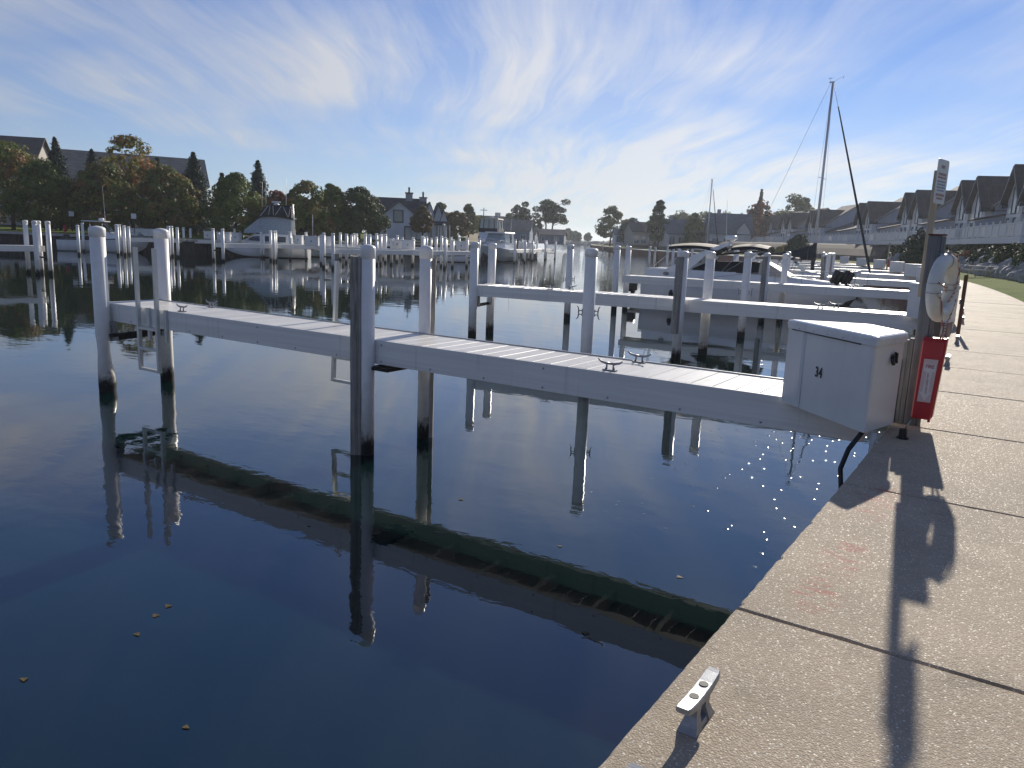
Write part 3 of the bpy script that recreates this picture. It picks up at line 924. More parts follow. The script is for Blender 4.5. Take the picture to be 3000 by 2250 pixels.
# steel hung between the outer pair
x, y = loc_of(e1, (-14.62, 7.92)); x2, y2 = loc_of(e1, (-14.75, 9.05))
MB().bar((x - 0.02, y + 0.16, 1.00), (x2 - 0.02, y2 - 0.12, 1.04), 0.09, 0.10).build('cross_beam', MT['steel_dark'], e1)
MB().bar((x - 0.22, y + 0.10, 1.09), (x2 - 0.22, y2 - 0.12, 1.13), 0.06, 0.06).build('cross_beam', MT['steel_dark'], e1)
bracket(e1, x - 0.13, y - 0.03, 0.98, DECK - 0.36, 0.13)
MB().box(x - 0.16, x + 0.2, y - 0.08, y + 0.06, DECK - 0.42, DECK - 0.35).build('bracket', MT['galv'], e1)
bracket(e1, x2 - 0.13, y2 + 0.02, 0.98, DECK - 0.36, 0.13)
x, y = loc_of(e1, (-7.7, 8.05))
MB().box(x - 0.30, x + 0.05, y - 0.5, y + 0.12, DECK - 0.42, DECK - 0.37).build('bracket', MT['steel_dark'], e1)
MB().box(0.02, L1 - 0.02, -0.555, -0.531, DECK - 0.06, DECK + 0.018).build('rub_rail', MT['galv'], e1)
bo_ = MB().lathe([(0.014, 0), (0.014, 0.006), (0.006, 0.010)], 8).build('bolt', MT['galv'], e1, (1.0, 0.5305, DECK - 0.30), (R(-90), 0, 0))
for k in range(1, 15):
    for zz in ((DECK - 0.30,) if k % 3 else (DECK - 0.30, DECK - 0.06)):
        b2 = link_mesh('bolt', bo_.data, e1, (1.0 + k * 0.9, 0.5305, zz), (R(-90), 0, 0))
MB().box(L1 * 0.5 - 0.16, L1 * 0.5 + 0.16, 0.5302, 0.536, DECK - 0.33, DECK - 0.02).build('splice_plate', MT['beam'], e1)
# cleats bolted on the deck
for p in ((-4.07, 8.21), (-4.09, 9.07), (-12.50, 8.11), (-12.90, 8.98)):
    x, y = loc_of(e1, p)
    link_mesh('cleat', HCLEAT, e1, (x, y, DECK + 0.004)).scale = (1.25, 1.25, 1.3)
# ladders
x0, y0 = loc_of(e1, (-13.50, 7.88)); x1, _ = loc_of(e1, (-12.92, 7.88))
ladder(e1, min(x0, x1), max(x0, x1), y0, 0.55, 2.78, (0.575, 0.96, 1.335))
for xx in (x0 - 0.22, x1 - 0.16):
    MB().box(xx - 0.03, xx + 0.03, y0 - 0.10, y0 - 0.045, 1.12, DECK + 0.015).build('ladder_bracket', MT['ladder'], e1)
x0, y0 = loc_of(e1, (-9.98, 9.33)); x1, _ = loc_of(e1, (-9.36, 9.33))
ladder(e1, min(x0, x1), max(x0, x1), y0, 0.62, 2.70, (0.64, 1.05, 1.45), lean=-0.10)

# ---- free standing mooring pilings
def mooring(p, h, label, cleat_z=1.62, r=0.135):
    e = empty('mooring_piling', (p[0], p[1], 0), 0, label, 'piling')
    d = Vector((p[0], p[1])).normalized()
    ang = math.atan2(d.y, d.x)
    o = add_piling(e, 0, 0, h, r, cleats=[(ang + R(90), cleat_z), (ang - R(90), cleat_z)])
    return e
mooring((-8.23, 15.34), 3.055, 'stout white mooring piling with two dark side cleats just behind the near pier')
mooring((-15.9, 27.8), 3.05, 'slim white mooring piling with side cleats in open water beyond the second pier')
mooring((-8.55, 27.6), 3.05, 'white mooring piling with side cleats in front of the dark canvas cruiser')
mooring((-12.2, 47.0), 3.05, 'white mooring piling left of the sail boat mast beyond the cruiser bow')

# ---- second finger pier
e2, L2 = finger((-2.35, 22.05), (-15.05, 20.40), 1.06, 'second finger pier with bright sunlit deck behind the near pier', deck=1.69)
pil(e2, (-14.84, 19.86), 3.05)
pil(e2, (-15.25, 21.40), 3.02)
pil(e2, (-8.15, 20.55), 3.04, board=(R(-105) - e2.rotation_euler[2], 0.75, 2.83, 0.20))
pil(e2, (-7.95, 22.12), 3.04)
x, y = loc_of(e2, (-14.95, 20.0)); x2, y2 = loc_of(e2, (-15.2, 21.2))
MB().bar((x - 0.05, y, 1.02), (x2 - 0.05, y2, 1.02), 0.09, 0.09).build('cross_beam', MT['steel_dark'], e2)
for q in ((x - 0.12, y - 0.1), (x2 - 0.12, y2 + 0.1)):
    bracket(e2, q[0], q[1], 0.98, DECK - 0.35, 0.12)
for p in ((-12.3, 20.4), (-12.0, 21.15), (-4.6, 21.4), (-4.35, 22.1)):
    x, y = loc_of(e2, p)
    link_mesh('cleat', HCLEAT, e2, (x, y, DECK + 0.004)).scale = (1.4, 1.4, 1.5)
# ---- third
e3, L3 = finger((-4.1, 35.8), (-16.2, 33.7), 1.06, 'third finger pier lying in front of the dark canvas cruiser', deck=1.69)
pil(e3, (-16.4, 33.1), 3.05)
pil(e3, (-16.7, 34.9), 3.05)
pil(e3, (-9.75, 34.15), 3.0, board=(R(-105) - e3.rotation_euler[2], 0.75, 2.80, 0.20), bolts=False)
pil(e3, (-9.35, 35.6), 3.0)
for p in ((-13.6, 33.9), (-6.4, 35.1), (-6.2, 35.8)):
    x, y = loc_of(e3, p)
    link_mesh('cleat', HCLEAT, e3, (x, y, DECK + 0.004)).scale = (1.5, 1.5, 1.5)
# ---- more fingers round the bend
def edge_dir(y):
    d = Vector((edge_x(y + 0.5) - edge_x(y - 0.5), 1.0)).normalized()
    return d
rest = [(48.9, 'fourth finger pier behind the cruiser, ending at the sun-topped dock box'), (61.5, 'fifth finger pier, just before the sail boat bow'), (73.5, 'sixth finger pier, just behind the sail boat'),
        (86.0, 'seventh finger pier along the curved walkway, beyond the sail boat'), (98.5, 'eighth finger pier along the curved walkway, small in the distance'), (110.5, 'farthest finger pier along the curved walkway')]
FING = [(e1, 8.64), (e2, 22.05), (e3, 35.8)]
for i, (y, lab) in enumerate(rest):
    d = edge_dir(y); nrm = Vector((-d.y, d.x))
    p0 = Vector((edge_x(y), y)) + nrm * 0.25
    p1 = p0 + nrm * 12.2
    e, L = finger((p0.x, p0.y), (p1.x, p1.y), 1.06, lab, planks=(i < 2))
    bd = (R(75), 0.75, 2.8, 0.20)
    for (s, sd, h) in ((L + 0.12, 0.72, 3.05), (L + 0.16, -0.72, 3.05), (5.6, 0.70, 3.0), (5.5, -0.70, 3.05)):
        add_piling(e, s, sd, h, board=bd if (s < 6 and sd > 0) else None, bolts=False, nseg=14)
    FING.append((e, y))

# ---- dock boxes: three-cornered locker in the near corner between pier and walkway
def dock_box(base, rz, label, number=None, group=None, zoff=0.0, detail=False):
    """plan (local): the 34 box as measured; base is the corner of pier face and walkway edge"""
    e = empty('dock_box', (base[0], base[1], 0), rz, label, 'dock box', group)
    # body plan relative to base: -x along the pier face, -y along the walkway towards the viewer
    P = [(-1.09, -0.02), (-0.135, -0.93), (0.015, -0.27), (-0.38, 0.22)]
    z0, z1 = 1.645 + zoff, 2.425 + zoff
    cx, cy = sum(p[0] for p in P) / 4, sum(p[1] for p in P) / 4
    def inset(f): return [(cx + (p[0] - cx) * f, cy + (p[1] - cy) * f) for p in P]
    def rnd(Q, k=0.06):
        out = []
        for i in range(len(Q)):
            a, b_, c_ = Vector(Q[i - 1]), Vector(Q[i]), Vector(Q[(i + 1) % len(Q)])
            for u in ((a - b_).normalized() * k, ((a - b_).normalized() + (c_ - b_).normalized()) * k * 0.29, (c_ - b_).normalized() * k):
                q = b_ + u; out.append((q.x, q.y))
        return out
    body = MB()
    rb = rnd(inset(0.985), 0.035)
    rt = rnd(inset(1.0), 0.035)
    body.loft([[(x, y, z0) for x, y in rb], [(x, y, z1) for x, y in rt]])
    body.build('body', MT['box_white'], e)
    lid = MB()
    l0, l1, l2, l3 = rnd(inset(1.055), 0.05), rnd(inset(1.065), 0.05), rnd(inset(1.05), 0.05), rnd(inset(0.99), 0.05)
    lid.loft([[(x, y, z1 - 0.012) for x, y in l0], [(x, y, z1 + 0.045) for x, y in l1], [(x, y, z1 + 0.066) for x, y in l2], [(x, y, z1 + 0.076) for x, y in l3]], 0, True)
    lo = lid.build('lid', MT['lid_white'], e)
    if detail:
        # raised seam on the front face, a dark gap below the lid, latch on the short face
        A, B = Vector(P[0]), Vector(P[1]); d = (B - A).normalized(); nr = Vector((d.y, -d.x))
        if nr.y > 0: nr = -nr
        def fp(u, out, z): q = A.lerp(B, u) + nr * out; return (q.x, q.y, z)
        sm = MB()
        sm.loft([[fp(0.0, 0.003, z0 + 0.006), fp(0.215, 0.018, z0 + 0.006), fp(0.235, 0.001, z0 + 0.006), fp(0.0, -0.01, z0 + 0.006)], [fp(0.0, 0.003, z1 - 0.02), fp(0.215, 0.018, z1 - 0.02), fp(0.235, 0.001, z1 - 0.02), fp(0.0, -0.01, z1 - 0.02)]])
        sm.build('end_panel', MT['box_white'], e)
        g = MB()
        g.loft([[fp(0.06, 0.012, z1 - 0.024), fp(0.86, 0.012, z1 - 0.024), fp(0.86, -0.01, z1 - 0.024), fp(0.06, -0.01, z1 - 0.024)], [fp(0.06, 0.028, z1 - 0.013), fp(0.86, 0.028, z1 - 0.013), fp(0.86, 0.0, z1 - 0.013), fp(0.06, 0.0, z1 - 0.013)]])
        g.build('hinge', MT['steel_dark'], e)
        for u in (0.18, 0.36, 0.52, 0.70):
            MB().lathe([(0.004, 0), (0.004, 0.004)], 6).build('rivet', MT['steel_dark'], e, fp(u, 0.034, z1 + 0.01), (R(90), 0, math.atan2(d.y, d.x)))
        B2, C2 = Vector(P[1]), Vector(P[2]); d2 = (C2 - B2).normalized(); n2 = Vector((d2.y, -d2.x))
        q = B2.lerp(C2, 0.60) + n2 * 0.008
        la = MB()
        la.box(-0.045, 0.02, -0.014, 0.0, -0.02, 0.03)
        la.tube([(-0.03, -0.01, 0.0), (-0.05, -0.02, -0.03), (-0.03, -0.02, -0.055)], 0.018, 8)
        la.tube([(0.01, -0.012, 0.04), (0.04, -0.016, 0.035), (0.035, -0.016, -0.01), (0.05, -0.016, -0.05)], 0.012, 6)
        la.build('latch', MT['black'], e, (q.x, q.y, z1 - 0.14), (0, 0, math.atan2(d2.y, d2.x)))
    if number:
        A, B = Vector(P[0]), Vector(P[1]); d = (B - A).normalized(); nr = Vector((d.y, -d.x))
        if nr.y > 0: nr = -nr
        q = A.lerp(B, 0.435) + nr * 0.0035
        text(number, 0.135, (q.x, q.y, 2.05 + zoff), (R(90), 0, math.atan2(d.y, d.x)), MT['ink'], e, 'number', sx=0.78, bold=0.0035, spacing=1.12)
    return e

def text(s, size, loc, rot, mat, parent, name='lettering', sx=1.0, bold=0.0, align='CENTER', spacing=1.0, line=1.0):
    cu = bpy.data.curves.new(name, 'FONT')
    cu.body = s
    cu.size = size
    cu.align_x = align
    cu.align_y = 'CENTER'
    cu.offset = bold
    cu.extrude = 0.0008
    cu.space_character = spacing
    cu.space_line = line
    tmp = bpy.data.objects.new(name + '_tmp', cu)
    COL.objects.link(tmp)
    bpy.context.view_layer.update()
    dg = bpy.context.evaluated_depsgraph_get()
    me = bpy.data.meshes.new_from_object(tmp.evaluated_get(dg))
    bpy.data.objects.remove(tmp)
    bpy.data.curves.remove(cu)
    me.materials.clear(); me.materials.append(mat)
    o = link_mesh(name, me, parent, loc, rot)
    o.scale = (sx, 1, 1)
    return o
dock_box((-0.925, 8.09), 0.0, 'large white three-cornered dock box numbered 34 beside the life ring post', '34', detail=True)
box_labels = ['white dock box half hidden behind the life ring', 'tall white end of dock box left of the grey post at the third pier', 'narrow white dock box just left of the grey post, above the third', 'sunlit white dock box nearest the grey post in the row of distant boxes',
              'second sunlit dock box from the grey post in the distant row', 'third dock box from the grey post, behind the furled forestay', 'fourth dock box from the grey post in the distant row', 'fifth dock box from the grey post, beside the sail boat mast']
for (e, y), lab in zip(FING[1:], box_labels):
    d = edge_dir(y)
    yy = y - 0.53 / d.y - 0.02
    dock_box((edge_x(yy) + 0.0, yy), math.atan2(d.y, d.x) - R(90), lab)

# ---- cleats along the walkway
wl = {2.36: 'galvanised dock cleat with two bolt holes on the walkway edge, long shadow', 1.72: 'galvanised dock cleat cut off by the bottom edge of the picture', 12.9: 'dark dock cleat on the walkway just beyond the red cabinet', 16.3: 'small cleat on the walkway beside the second dock box, nearer of the pair',
      21.5: 'small cleat on the walkway beyond the second dock box, middle of three', 25.3: 'small bright-topped cleat on the walkway, third beyond the life ring', 30.3: 'farthest small cleat on the walkway before the bend'}
for y, lab in wl.items():
    d = edge_dir(y)
    o = link_mesh('dock_cleat', CLEAT, None, (edge_x(y) + 0.165, y, WALK + 0.001), (0, 0, math.atan2(d.y, d.x)))
    tag(o, lab, 'cleat', 'cleats along the walkway edge')
    if y > 10: o.scale = (1.2, 1.2, 1.2)
# ------------------------------------------------------------------ post, sign, life ring, fire cabinet
pg = empty('wooden_post', (-0.815, 8.11, WALK), 0, 'weathered grey wooden post with short boards on the walkway edge', 'post')
MB().box(-0.052, 0.052, -0.05, 0.055, 0, 1.77, 0, 0.006).build('post', MT['post_wood'], pg)
MB().box(0.055, 0.085, -0.045, 0.05, 0, 1.765, 0, 0.004).build('board', MT['post_wood'], pg)
for x0, x1, h, y in ((-0.175, -0.137, 0.62, -0.045), (-0.134, -0.098, 0.80, -0.03), (-0.095, -0.055, 0.82, -0.05)):
    MB().box(x0, x1, y, y + 0.10, 0, h, 0, 0.004).build('board', MT['post_wood'], pg)
MB().box(-0.056, 0.088, -0.054, 0.058, 1.771, 1.785).build('top_plate', MT['rust'], pg)

sp_ = empty('sign_post', (-0.885, 8.235, WALK), 0, 'pale timber sign post with small white notice above the grey post', 'sign')
MB().box(-0.028, 0.028, 0, 0.045, 1.20, 2.36, 0, 0.004).build('post', MT['pine'], sp_)
sa = R(90 - 11.5)
sn = MB()
w2, h2, rr_ = 0.152, 0.195, 0.03
out = []
for (cx, cz, a0) in ((w2 - rr_, h2 - rr_, 0), (-w2 + rr_, h2 - rr_, 90), (-w2 + rr_, -h2 + rr_, 180), (w2 - rr_, -h2 + rr_, 270)):
    for k in range(4):
        a = R(a0 + k * 30); out.append((cx + rr_ * math.cos(a), cz + rr_ * math.sin(a)))
sn.prism(out, 'y', -0.0015, 0.0015)
so = sn.build('sign_board', MT['sign'], sp_, (0.045, -0.03, 2.255), (0, 0, sa))
pr = MB()
rs = random.Random(8)
for (z, hh, mi, lw) in ((0.13, 0.030, 0, 0.05), (0.065, 0.022, 0, 0.10), (0.035, 0.016, 0, 0.11), (0.0, 0.013, 1, 0.11), (-0.026, 0.013, 1, 0.10), (-0.052, 0.013, 1, 0.11), (-0.078, 0.013, 1, 0.09), (-0.118, 0.022, 0, 0.11), (-0.150, 0.018, 0, 0.08)):
    x = -lw
    while x < lw:
        wv_ = rs.uniform(0.012, 0.04)
        pr.box(x, min(x + wv_, lw), -0.0027, -0.0019, z - hh / 2, z + hh / 2, mi)
        x += wv_ + 0.008
pr.build('print', [MT['sign_red'], MT['sign_blue']], so)

# life ring
lr = empty('life_ring', (-0.695, 8.06, 2.905), 0, 'white life ring with red striped rope hanging on the grey post', 'life ring')
ra = math.atan2(0.980, 0.20)         # plan direction of the ring's plane
tor = MB(); NR, NT = 40, 14
RM, ra_, rb_ = 0.243, 0.070, 0.062
rings = []
for i in range(NR):
    a = 2 * math.pi * i / NR
    rings.append([((RM + ra_ * math.cos(2 * math.pi * j / NT)) * math.cos(a), rb_ * math.sin(2 * math.pi * j / NT), (RM + ra_ * math.cos(2 * math.pi * j / NT)) * math.sin(a)) for j in range(NT)])
vs_ = [p for r_ in rings for p in r_]
fs_ = [(i * NT + j, i * NT + (j + 1) % NT, ((i + 1) % NR) * NT + (j + 1) % NT, ((i + 1) % NR) * NT + j) for i in range(NR) for j in range(NT)]
tor.add(vs_, fs_, 0, True)
rot_ring = (0, 0, ra)
tor.build('ring', MT['ring'], lr, (0, 0, 0), rot_ring)
for a in (8, 172, 188, 352, 95):
    bnd = MB()
    aa = R(a)
    pts = [((RM + (ra_ + 0.003) * math.cos(2 * math.pi * j / 14)) * math.cos(aa), (rb_ + 0.003) * math.sin(2 * math.pi * j / 14), (RM + (ra_ + 0.003) * math.cos(2 * math.pi * j / 14)) * math.sin(aa)) for j in range(15)]
    bnd.tube(pts, 0.0035, 5, cap=False)
    bnd.build('band', MT['galv'], lr, (0, 0, 0), rot_ring)
rp = MB()
def rpt(a, rad, s): return (rad * math.cos(R(a)), s, rad * math.sin(R(a)))
rp.tube([rpt(100, 0.325, -0.03), rpt(82, 0.30, -0.062), rpt(65, 0.27, -0.066), rpt(40, 0.24, -0.064), rpt(15, 0.20, -0.06), (0.16, -0.05, -0.05), (0.10, -0.03, -0.13)], 0.0085, 7)
rp.tube([rpt(188, 0.30, -0.06), rpt(196, 0.27, -0.065), rpt(206, 0.24, -0.064), (-0.16, -0.07, -0.22), (-0.13, -0.075, -0.36), (-0.11, -0.07, -0.46)], 0.0085, 7)
rp.tube([(-0.11, -0.07, -0.46), (-0.06, -0.072, -0.475), (-0.02, -0.07, -0.40), (0.02, -0.06, -0.33), (0.08, -0.05, -0.31), (0.14, -0.05, -0.28), (0.18, -0.056, -0.18), (0.21, -0.06, -0.10)], 0.0085, 7)
rp.tube([rpt(170, 0.31, -0.05), (-0.20, -0.07, 0.02), (-0.14, -0.07, -0.03), (-0.10, -0.06, 0.02), (-0.13, -0.05, 0.05)], 0.007, 6)
rp.build('rope', MT['rope'], lr, (0, 0, 0), rot_ring)
hk = MB().tube([(-0.10, 0.02, 0.30), (0.0, 0.0, 0.315), (0.03, -0.05, 0.325)], 0.011, 6)
hk.build('hook', MT['galv'], lr)

# fire extinguisher cabinet
fc = empty('fire_extinguisher_cabinet', (-0.70, 7.93, WALK), 0, 'red fire extinguisher cabinet with white arrow label on the grey post', 'cabinet')
cb = MB()
def fr(zz, xl, xr, yf, yb, i=0.012):
    return [(xl + i, yf, zz), (xr - i, yf, zz), (xr, yf + i, zz), (xr, yb, zz), (xl, yb, zz), (xl, yf + i, zz)]
cb.loft([fr(0.095, -0.098, 0.060, 0.012, 0.13), fr(0.11, -0.100, 0.066, 0.0, 0.13), fr(0.82, -0.088, 0.104, 0.0, 0.13), fr(0.852, -0.086, 0.104, 0.03, 0.13)])
cb.build('body', MT['red'], fc)
MB().loft([[(0.064, 0.02, 0.12), (0.074, 0.02, 0.12), (0.074, 0.125, 0.12), (0.064, 0.125, 0.12)], [(0.102, 0.02, 0.86), (0.112, 0.02, 0.86), (0.112, 0.125, 0.86), (0.102, 0.125, 0.86)]]).build('door_flange', MT['red'], fc)
MB().lathe([(0.012, 0), (0.012, 0.02)], 8).build('hinge', MT['red'], fc, (0.05, 0.02, 0.075))
# label on the front
lb = MB()
lb.quad((-0.066, -0.0025, 0.26), (0.043, -0.0025, 0.26), (0.062, -0.0025, 0.66), (-0.052, -0.0025, 0.66))
lbo = lb.build('label', MT['label'], fc)
ar = MB()
ar.add([(-0.042, -0.004, 0.62), (0.050, -0.004, 0.62), (0.048, -0.004, 0.545), (0.024, -0.004, 0.545), (0.018, -0.004, 0.355), (0.038, -0.004, 0.355), (-0.008, -0.004, 0.275), (-0.060, -0.004, 0.355), (-0.032, -0.004, 0.355), (-0.020, -0.004, 0.545), (-0.044, -0.004, 0.545)], [(0, 1, 2, 3, 9, 10), (3, 4, 8, 9), (4, 5, 6, 7, 8)])
ar.build('arrow', MT['label_white'], lbo)
text('FIRE', 0.050, (0.003, -0.0055, 0.592), (R(90), 0, 0), MT['label_red'], lbo, 'lettering', sx=0.82, bold=0.0008)
text('\n'.join('EXTINGUISHER'), 0.024, (-0.004, -0.0055, 0.435), (R(90), 0, 0), MT['label_red'], lbo, 'lettering', line=0.66)

# small fixtures at the post's foot and below the box
bs = empty('conduit_stub', (-0.79, 7.42, WALK), 0, 'small black conduit stub with loose wire on the walkway in the box shadow', 'conduit')
MB().lathe([(0.05, 0.0), (0.05, 0.012), (0.034, 0.014), (0.032, 0.085)], 10, 0, (0, 0, 0), False).build('base', MT['black'], bs)
MB().tube([(0.01, 0, 0.08), (0.03, 0.0, 0.13), (0.05, 0.01, 0.17)], 0.006, 5).build('wire', MT['galv'], bs)
ut = empty('shore_connection', (-1.06, 7.25, 1.0), 0, 'white pipes and a black hose looping under the numbered dock box', 'pipes')
MB().tube([(-0.03, 0.0, 0.64), (-0.10, -0.16, 0.50), (-0.13, -0.26, 0.34), (-0.09, -0.33, 0.16), (0.0, -0.36, 0.05)], 0.022, 8).build('hose', MT['rubber'], ut)
MB().tube([(0.06, 0.02, 0.64), (0.06, 0.0, 0.30), (0.07, -0.02, 0.0)], 0.026, 8).build('pipe', MT['pvc'], ut)
MB().tube([(0.0, -0.34, -0.1), (0.005, -0.28, 0.18), (0.01, -0.24, 0.30), (0.045, -0.20, 0.315), (0.075, -0.17, 0.26)], 0.024, 8).build('pipe', MT['pvc'], ut)
o = MB().box(-0.035, 0.035, -0.03, 0.03, 0, 1.22, 0, 0.006).build('brown_stake', MT['brown_wood'], None, (-1.19, 18.3, WALK))
tag(o, 'short reddish brown wooden stake on the walkway right of the life ring', 'stake')
# far repeat of the safety post, by the distant boxes
d = edge_dir(85.0)
fp_ = empty('safety_post', (edge_x(84.6) + 0.1, 84.6, WALK), 0, 'distant safety post with life ring and red cabinet beside the dock boxes', 'post')
MB().box(-0.06, 0.06, -0.06, 0.06, 0, 2.6).build('post', MT['pine'], fp_)
rg = MB(); rg.tube([(0.12 + 0.24 * math.cos(R(a)) * 0.5, 0, 1.35 + 0.27 * math.sin(R(a))) for a in range(0, 361, 24)], 0.055, 8)
rg.build('life_ring', MT['ring'], fp_)
MB().box(0.06, 0.26, -0.1, 0.1, 0.2, 0.9).build('cabinet', MT['red'], fp_)

# floating leaves
rl = random.Random(11)
LEAF_LABELS = ['fallen leaf on the dark water at lower left, lowest of three', 'fallen leaf on the dark water at lower left, middle of three', 'fallen leaf on the dark water at lower left, uppermost of three', 'fallen leaf near the bottom edge of the dark water', 'fallen leaf beside the reflection of the slim middle piling', 'fallen leaf below the stout piling reflection, upper one', 'fallen leaf beside the pier reflection near the walkway', 'fallen leaf near the lower left picture corner', 'fallen leaf floating on the pier reflection left of middle', 'fallen leaf on the water close to the walkway edge']
for k, (px, py) in enumerate(((402, 1858), (455, 1803), (492, 1775), (545, 2130), (1350, 1463), (1640, 1600), (1715, 1855), (70, 1990), (905, 1540), (1990, 1690))):
    kx, ky = (px - 1500) / FPX, (py - 1125) / FPX
    dv = FWD + CR * kx - CU * ky
    p = Vector((0, 0, CAM_H)) + dv * ((0.004 - CAM_H) / dv.z)
    lf = MB(); a0 = rl.uniform(0, 6.28); s = rl.uniform(0.03, 0.05)
    pts = [(s * math.cos(a0 + i * 1.0472) * (1 if i % 2 else 0.55), s * 0.7 * math.sin(a0 + i * 1.0472) * (1 if i % 2 else 0.6), rl.uniform(0.0, 0.005)) for i in range(6)]
    lf.add([(0, 0, 0.003)] + pts, [(0, i + 1, (i + 1) % 6 + 1) for i in range(6)])
    o = lf.build('fallen_leaf', MT['brownleaf'], None, (p.x, p.y, p.z))
    tag(o, LEAF_LABELS[k], 'leaf', 'leaves floating on the water')

# ------------------------------------------------------------------ boats
def hull(e, L, B, fs, fb, mat, stripe=None, boot=None, deck=None, flare=1.12, name='hull', bowp=0.42):
    """lofted planing hull; local +x is the bow, waterline z=0"""
    N = 15
    st = []
    for i in range(N):
        u = i / (N - 1)
        x = -L / 2 + L * u
        w = (B / 2) * (1 - max(0, (u - (1 - bowp)) / bowp) ** 2.1) * (0.90 + 0.10 * min(1, u * 3))
        w = max(w, 0.02)
        sh = fs + (fb - fs) * u ** 1.7
        rise = max(0, (u - 0.62) / 0.38) ** 1.8
        ch = 0.10 + rise * fb * 0.52
        kl = -0.42 + rise * (fb * 0.35 + 0.42)
        wc = w * (0.88 - 0.30 * rise)
        xo = 0.16 * L * rise * 0.35
        st.append((x, w, sh, ch, kl, wc, xo))
    rings = []
    for x, w, sh, ch, kl, wc, xo in st:
        mid = ch + (sh - ch) * 0.55
        wm = wc + (w * flare - wc) * 0.45 if flare > 1 else w
        rings.append([(x - xo * 0.9, 0, kl), (x - xo * 0.5, wc, ch), (x - xo * 0.15, min(wm, w), mid), (x, w, sh - 0.10), (x, w * 1.015, sh - 0.06), (x, w, sh),
                      (x, -w, sh), (x, -w * 1.015, sh - 0.06), (x, -w, sh - 0.10), (x - xo * 0.15, -min(wm, w), mid), (x - xo * 0.5, -wc, ch)])
    mb = MB()
    n_ = 11
    vs = [p for r in rings for p in r]; 
    b0 = len(mb.v); mb.v += vs
    for k in range(len(rings) - 1):
        for i in range(n_):
            j = (i + 1) % n_
            mi = 0
            if i in (0, 10): mi = 1
            if i in (3, 4, 6, 7): mi = 2
            if i == 5: mi = 3
            mb.f.append([k * n_ + i, k * n_ + j, (k + 1) * n_ + j, (k + 1) * n_ + i]); mb.m.append(mi); mb.sm.append(i in (1, 2, 8, 9))
    mb.f.append(list(range(n_ - 1, -1, -1))); mb.m.append(0); mb.sm.append(False)
    mb.f.append([(len(rings) - 1) * n_ + i for i in range(n_)]); mb.m.append(0); mb.sm.append(False)
    return mb.build(name, [mat, boot or mat, stripe or mat, deck or mat], e)

def cabin(e, name, secs, mat, win=None):
    """house lofted from [(x, half width, z0, z1, top inset)]"""
    rings = [[(x, -w, z0), (x, w, z0), (x, w - ti, z1), (x, -(w - ti), z1)] for x, w, z0, z1, ti in secs]
    return MB().loft(rings).build(name, mat, e)

def rail(e, pts, posts, zlow, r=0.013, name='rail'):
    mb = MB(); mb.tube(pts, r, 5)
    for p in posts: mb.tube([(p[0], p[1], zlow(p) if callable(zlow) else zlow), p], r * 0.9, 5)
    return mb.build(name, MT['cable'], e)

# --- express cruiser with dark canvas, behind the third pier
cr = empty('motor_cruiser', (-12.1, 39.75, 0), R(7.5), 'white express cruiser with black cockpit canvas and swept radar arch behind third pier', 'boat')
hull(cr, 10.6, 3.3, 1.35, 1.62, MT['gel'], MT['gel'], MT['antifoul'], MT['gel'])
MB().box(-6.2, -5.25, -1.35, 1.35, 0.30, 0.44, 0, 0.03).build('swim_platform', MT['beige'], cr)
cabin(cr, 'coaming', [(-5.1, 1.5, 1.3, 1.95, 0.15), (-1.0, 1.5, 1.35, 1.95, 0.2), (0.4, 1.4, 1.4, 1.98, 0.25), (2.4, 1.05, 1.5, 1.80, 0.3), (4.3, 0.5, 1.58, 1.66, 0.2)], MT['gel'])
cabin(cr, 'cockpit_cover', [(-2.7, 1.28, 1.90, 2.05, 0.1), (-1.9, 1.30, 1.92, 2.42, 0.25), (0.2, 1.25, 1.92, 2.50, 0.3), (0.9, 1.15, 1.92, 2.42, 0.35), (1.9, 0.85, 1.85, 1.93, 0.2)], MT['blackcanvas'])
cabin(cr, 'windscreen', [(0.55, 1.20, 1.93, 2.53, 0.32), (0.85, 1.17, 1.93, 2.50, 0.36), (2.05, 0.98, 1.82, 1.90, 0.25)], MT['beige'])
# arch: two swept legs and a top spar
am = MB()
for s in (-1, 1):
    am.loft([[(-4.3, s * 1.42, 1.8), (-3.0, s * 1.42, 1.8), (-3.0, s * 1.30, 1.8), (-4.3, s * 1.30, 1.8)], [(-2.6, s * 1.38, 2.75), (-2.0, s * 1.38, 2.75), (-2.0, s * 1.26, 2.75), (-2.6, s * 1.26, 2.75)], [(-1.35, s * 1.25, 3.28), (-0.95, s * 1.25, 3.28), (-0.95, s * 1.10, 3.28), (-1.35, s * 1.10, 3.28)]])
am.box(-1.35, -0.92, -1.2, 1.2, 3.24, 3.34)
am.build('radar_arch', MT['gel'], cr)
for s in (-1, 1):
    lg = MB()
    for a in range(6):
        lg.lathe([(0.035, 0), (0.035, 0.01)], 8, 0, (0.09 * math.cos(a * 1.047), 0.09 * math.sin(a * 1.047), 0), False)
    lg.build('arch_vent', MT['steel_dark'], cr, (-2.35, s * 1.385, 2.45), (R(90) * s, 0, 0))
    lo = MB(); lo.tube([(0.13 * math.cos(R(a)), 0.065 * math.sin(R(a)), 0) for a in range(0, 361, 24)], 0.017, 6); lo.tube([(-0.08, -0.02, 0), (0.08, 0.02, 0)], 0.016, 6)
    lo.build('emblem', MT['steel_dark'], cr, (-4.0, s * 1.47, 1.72), (R(90) * s, 0, 0))
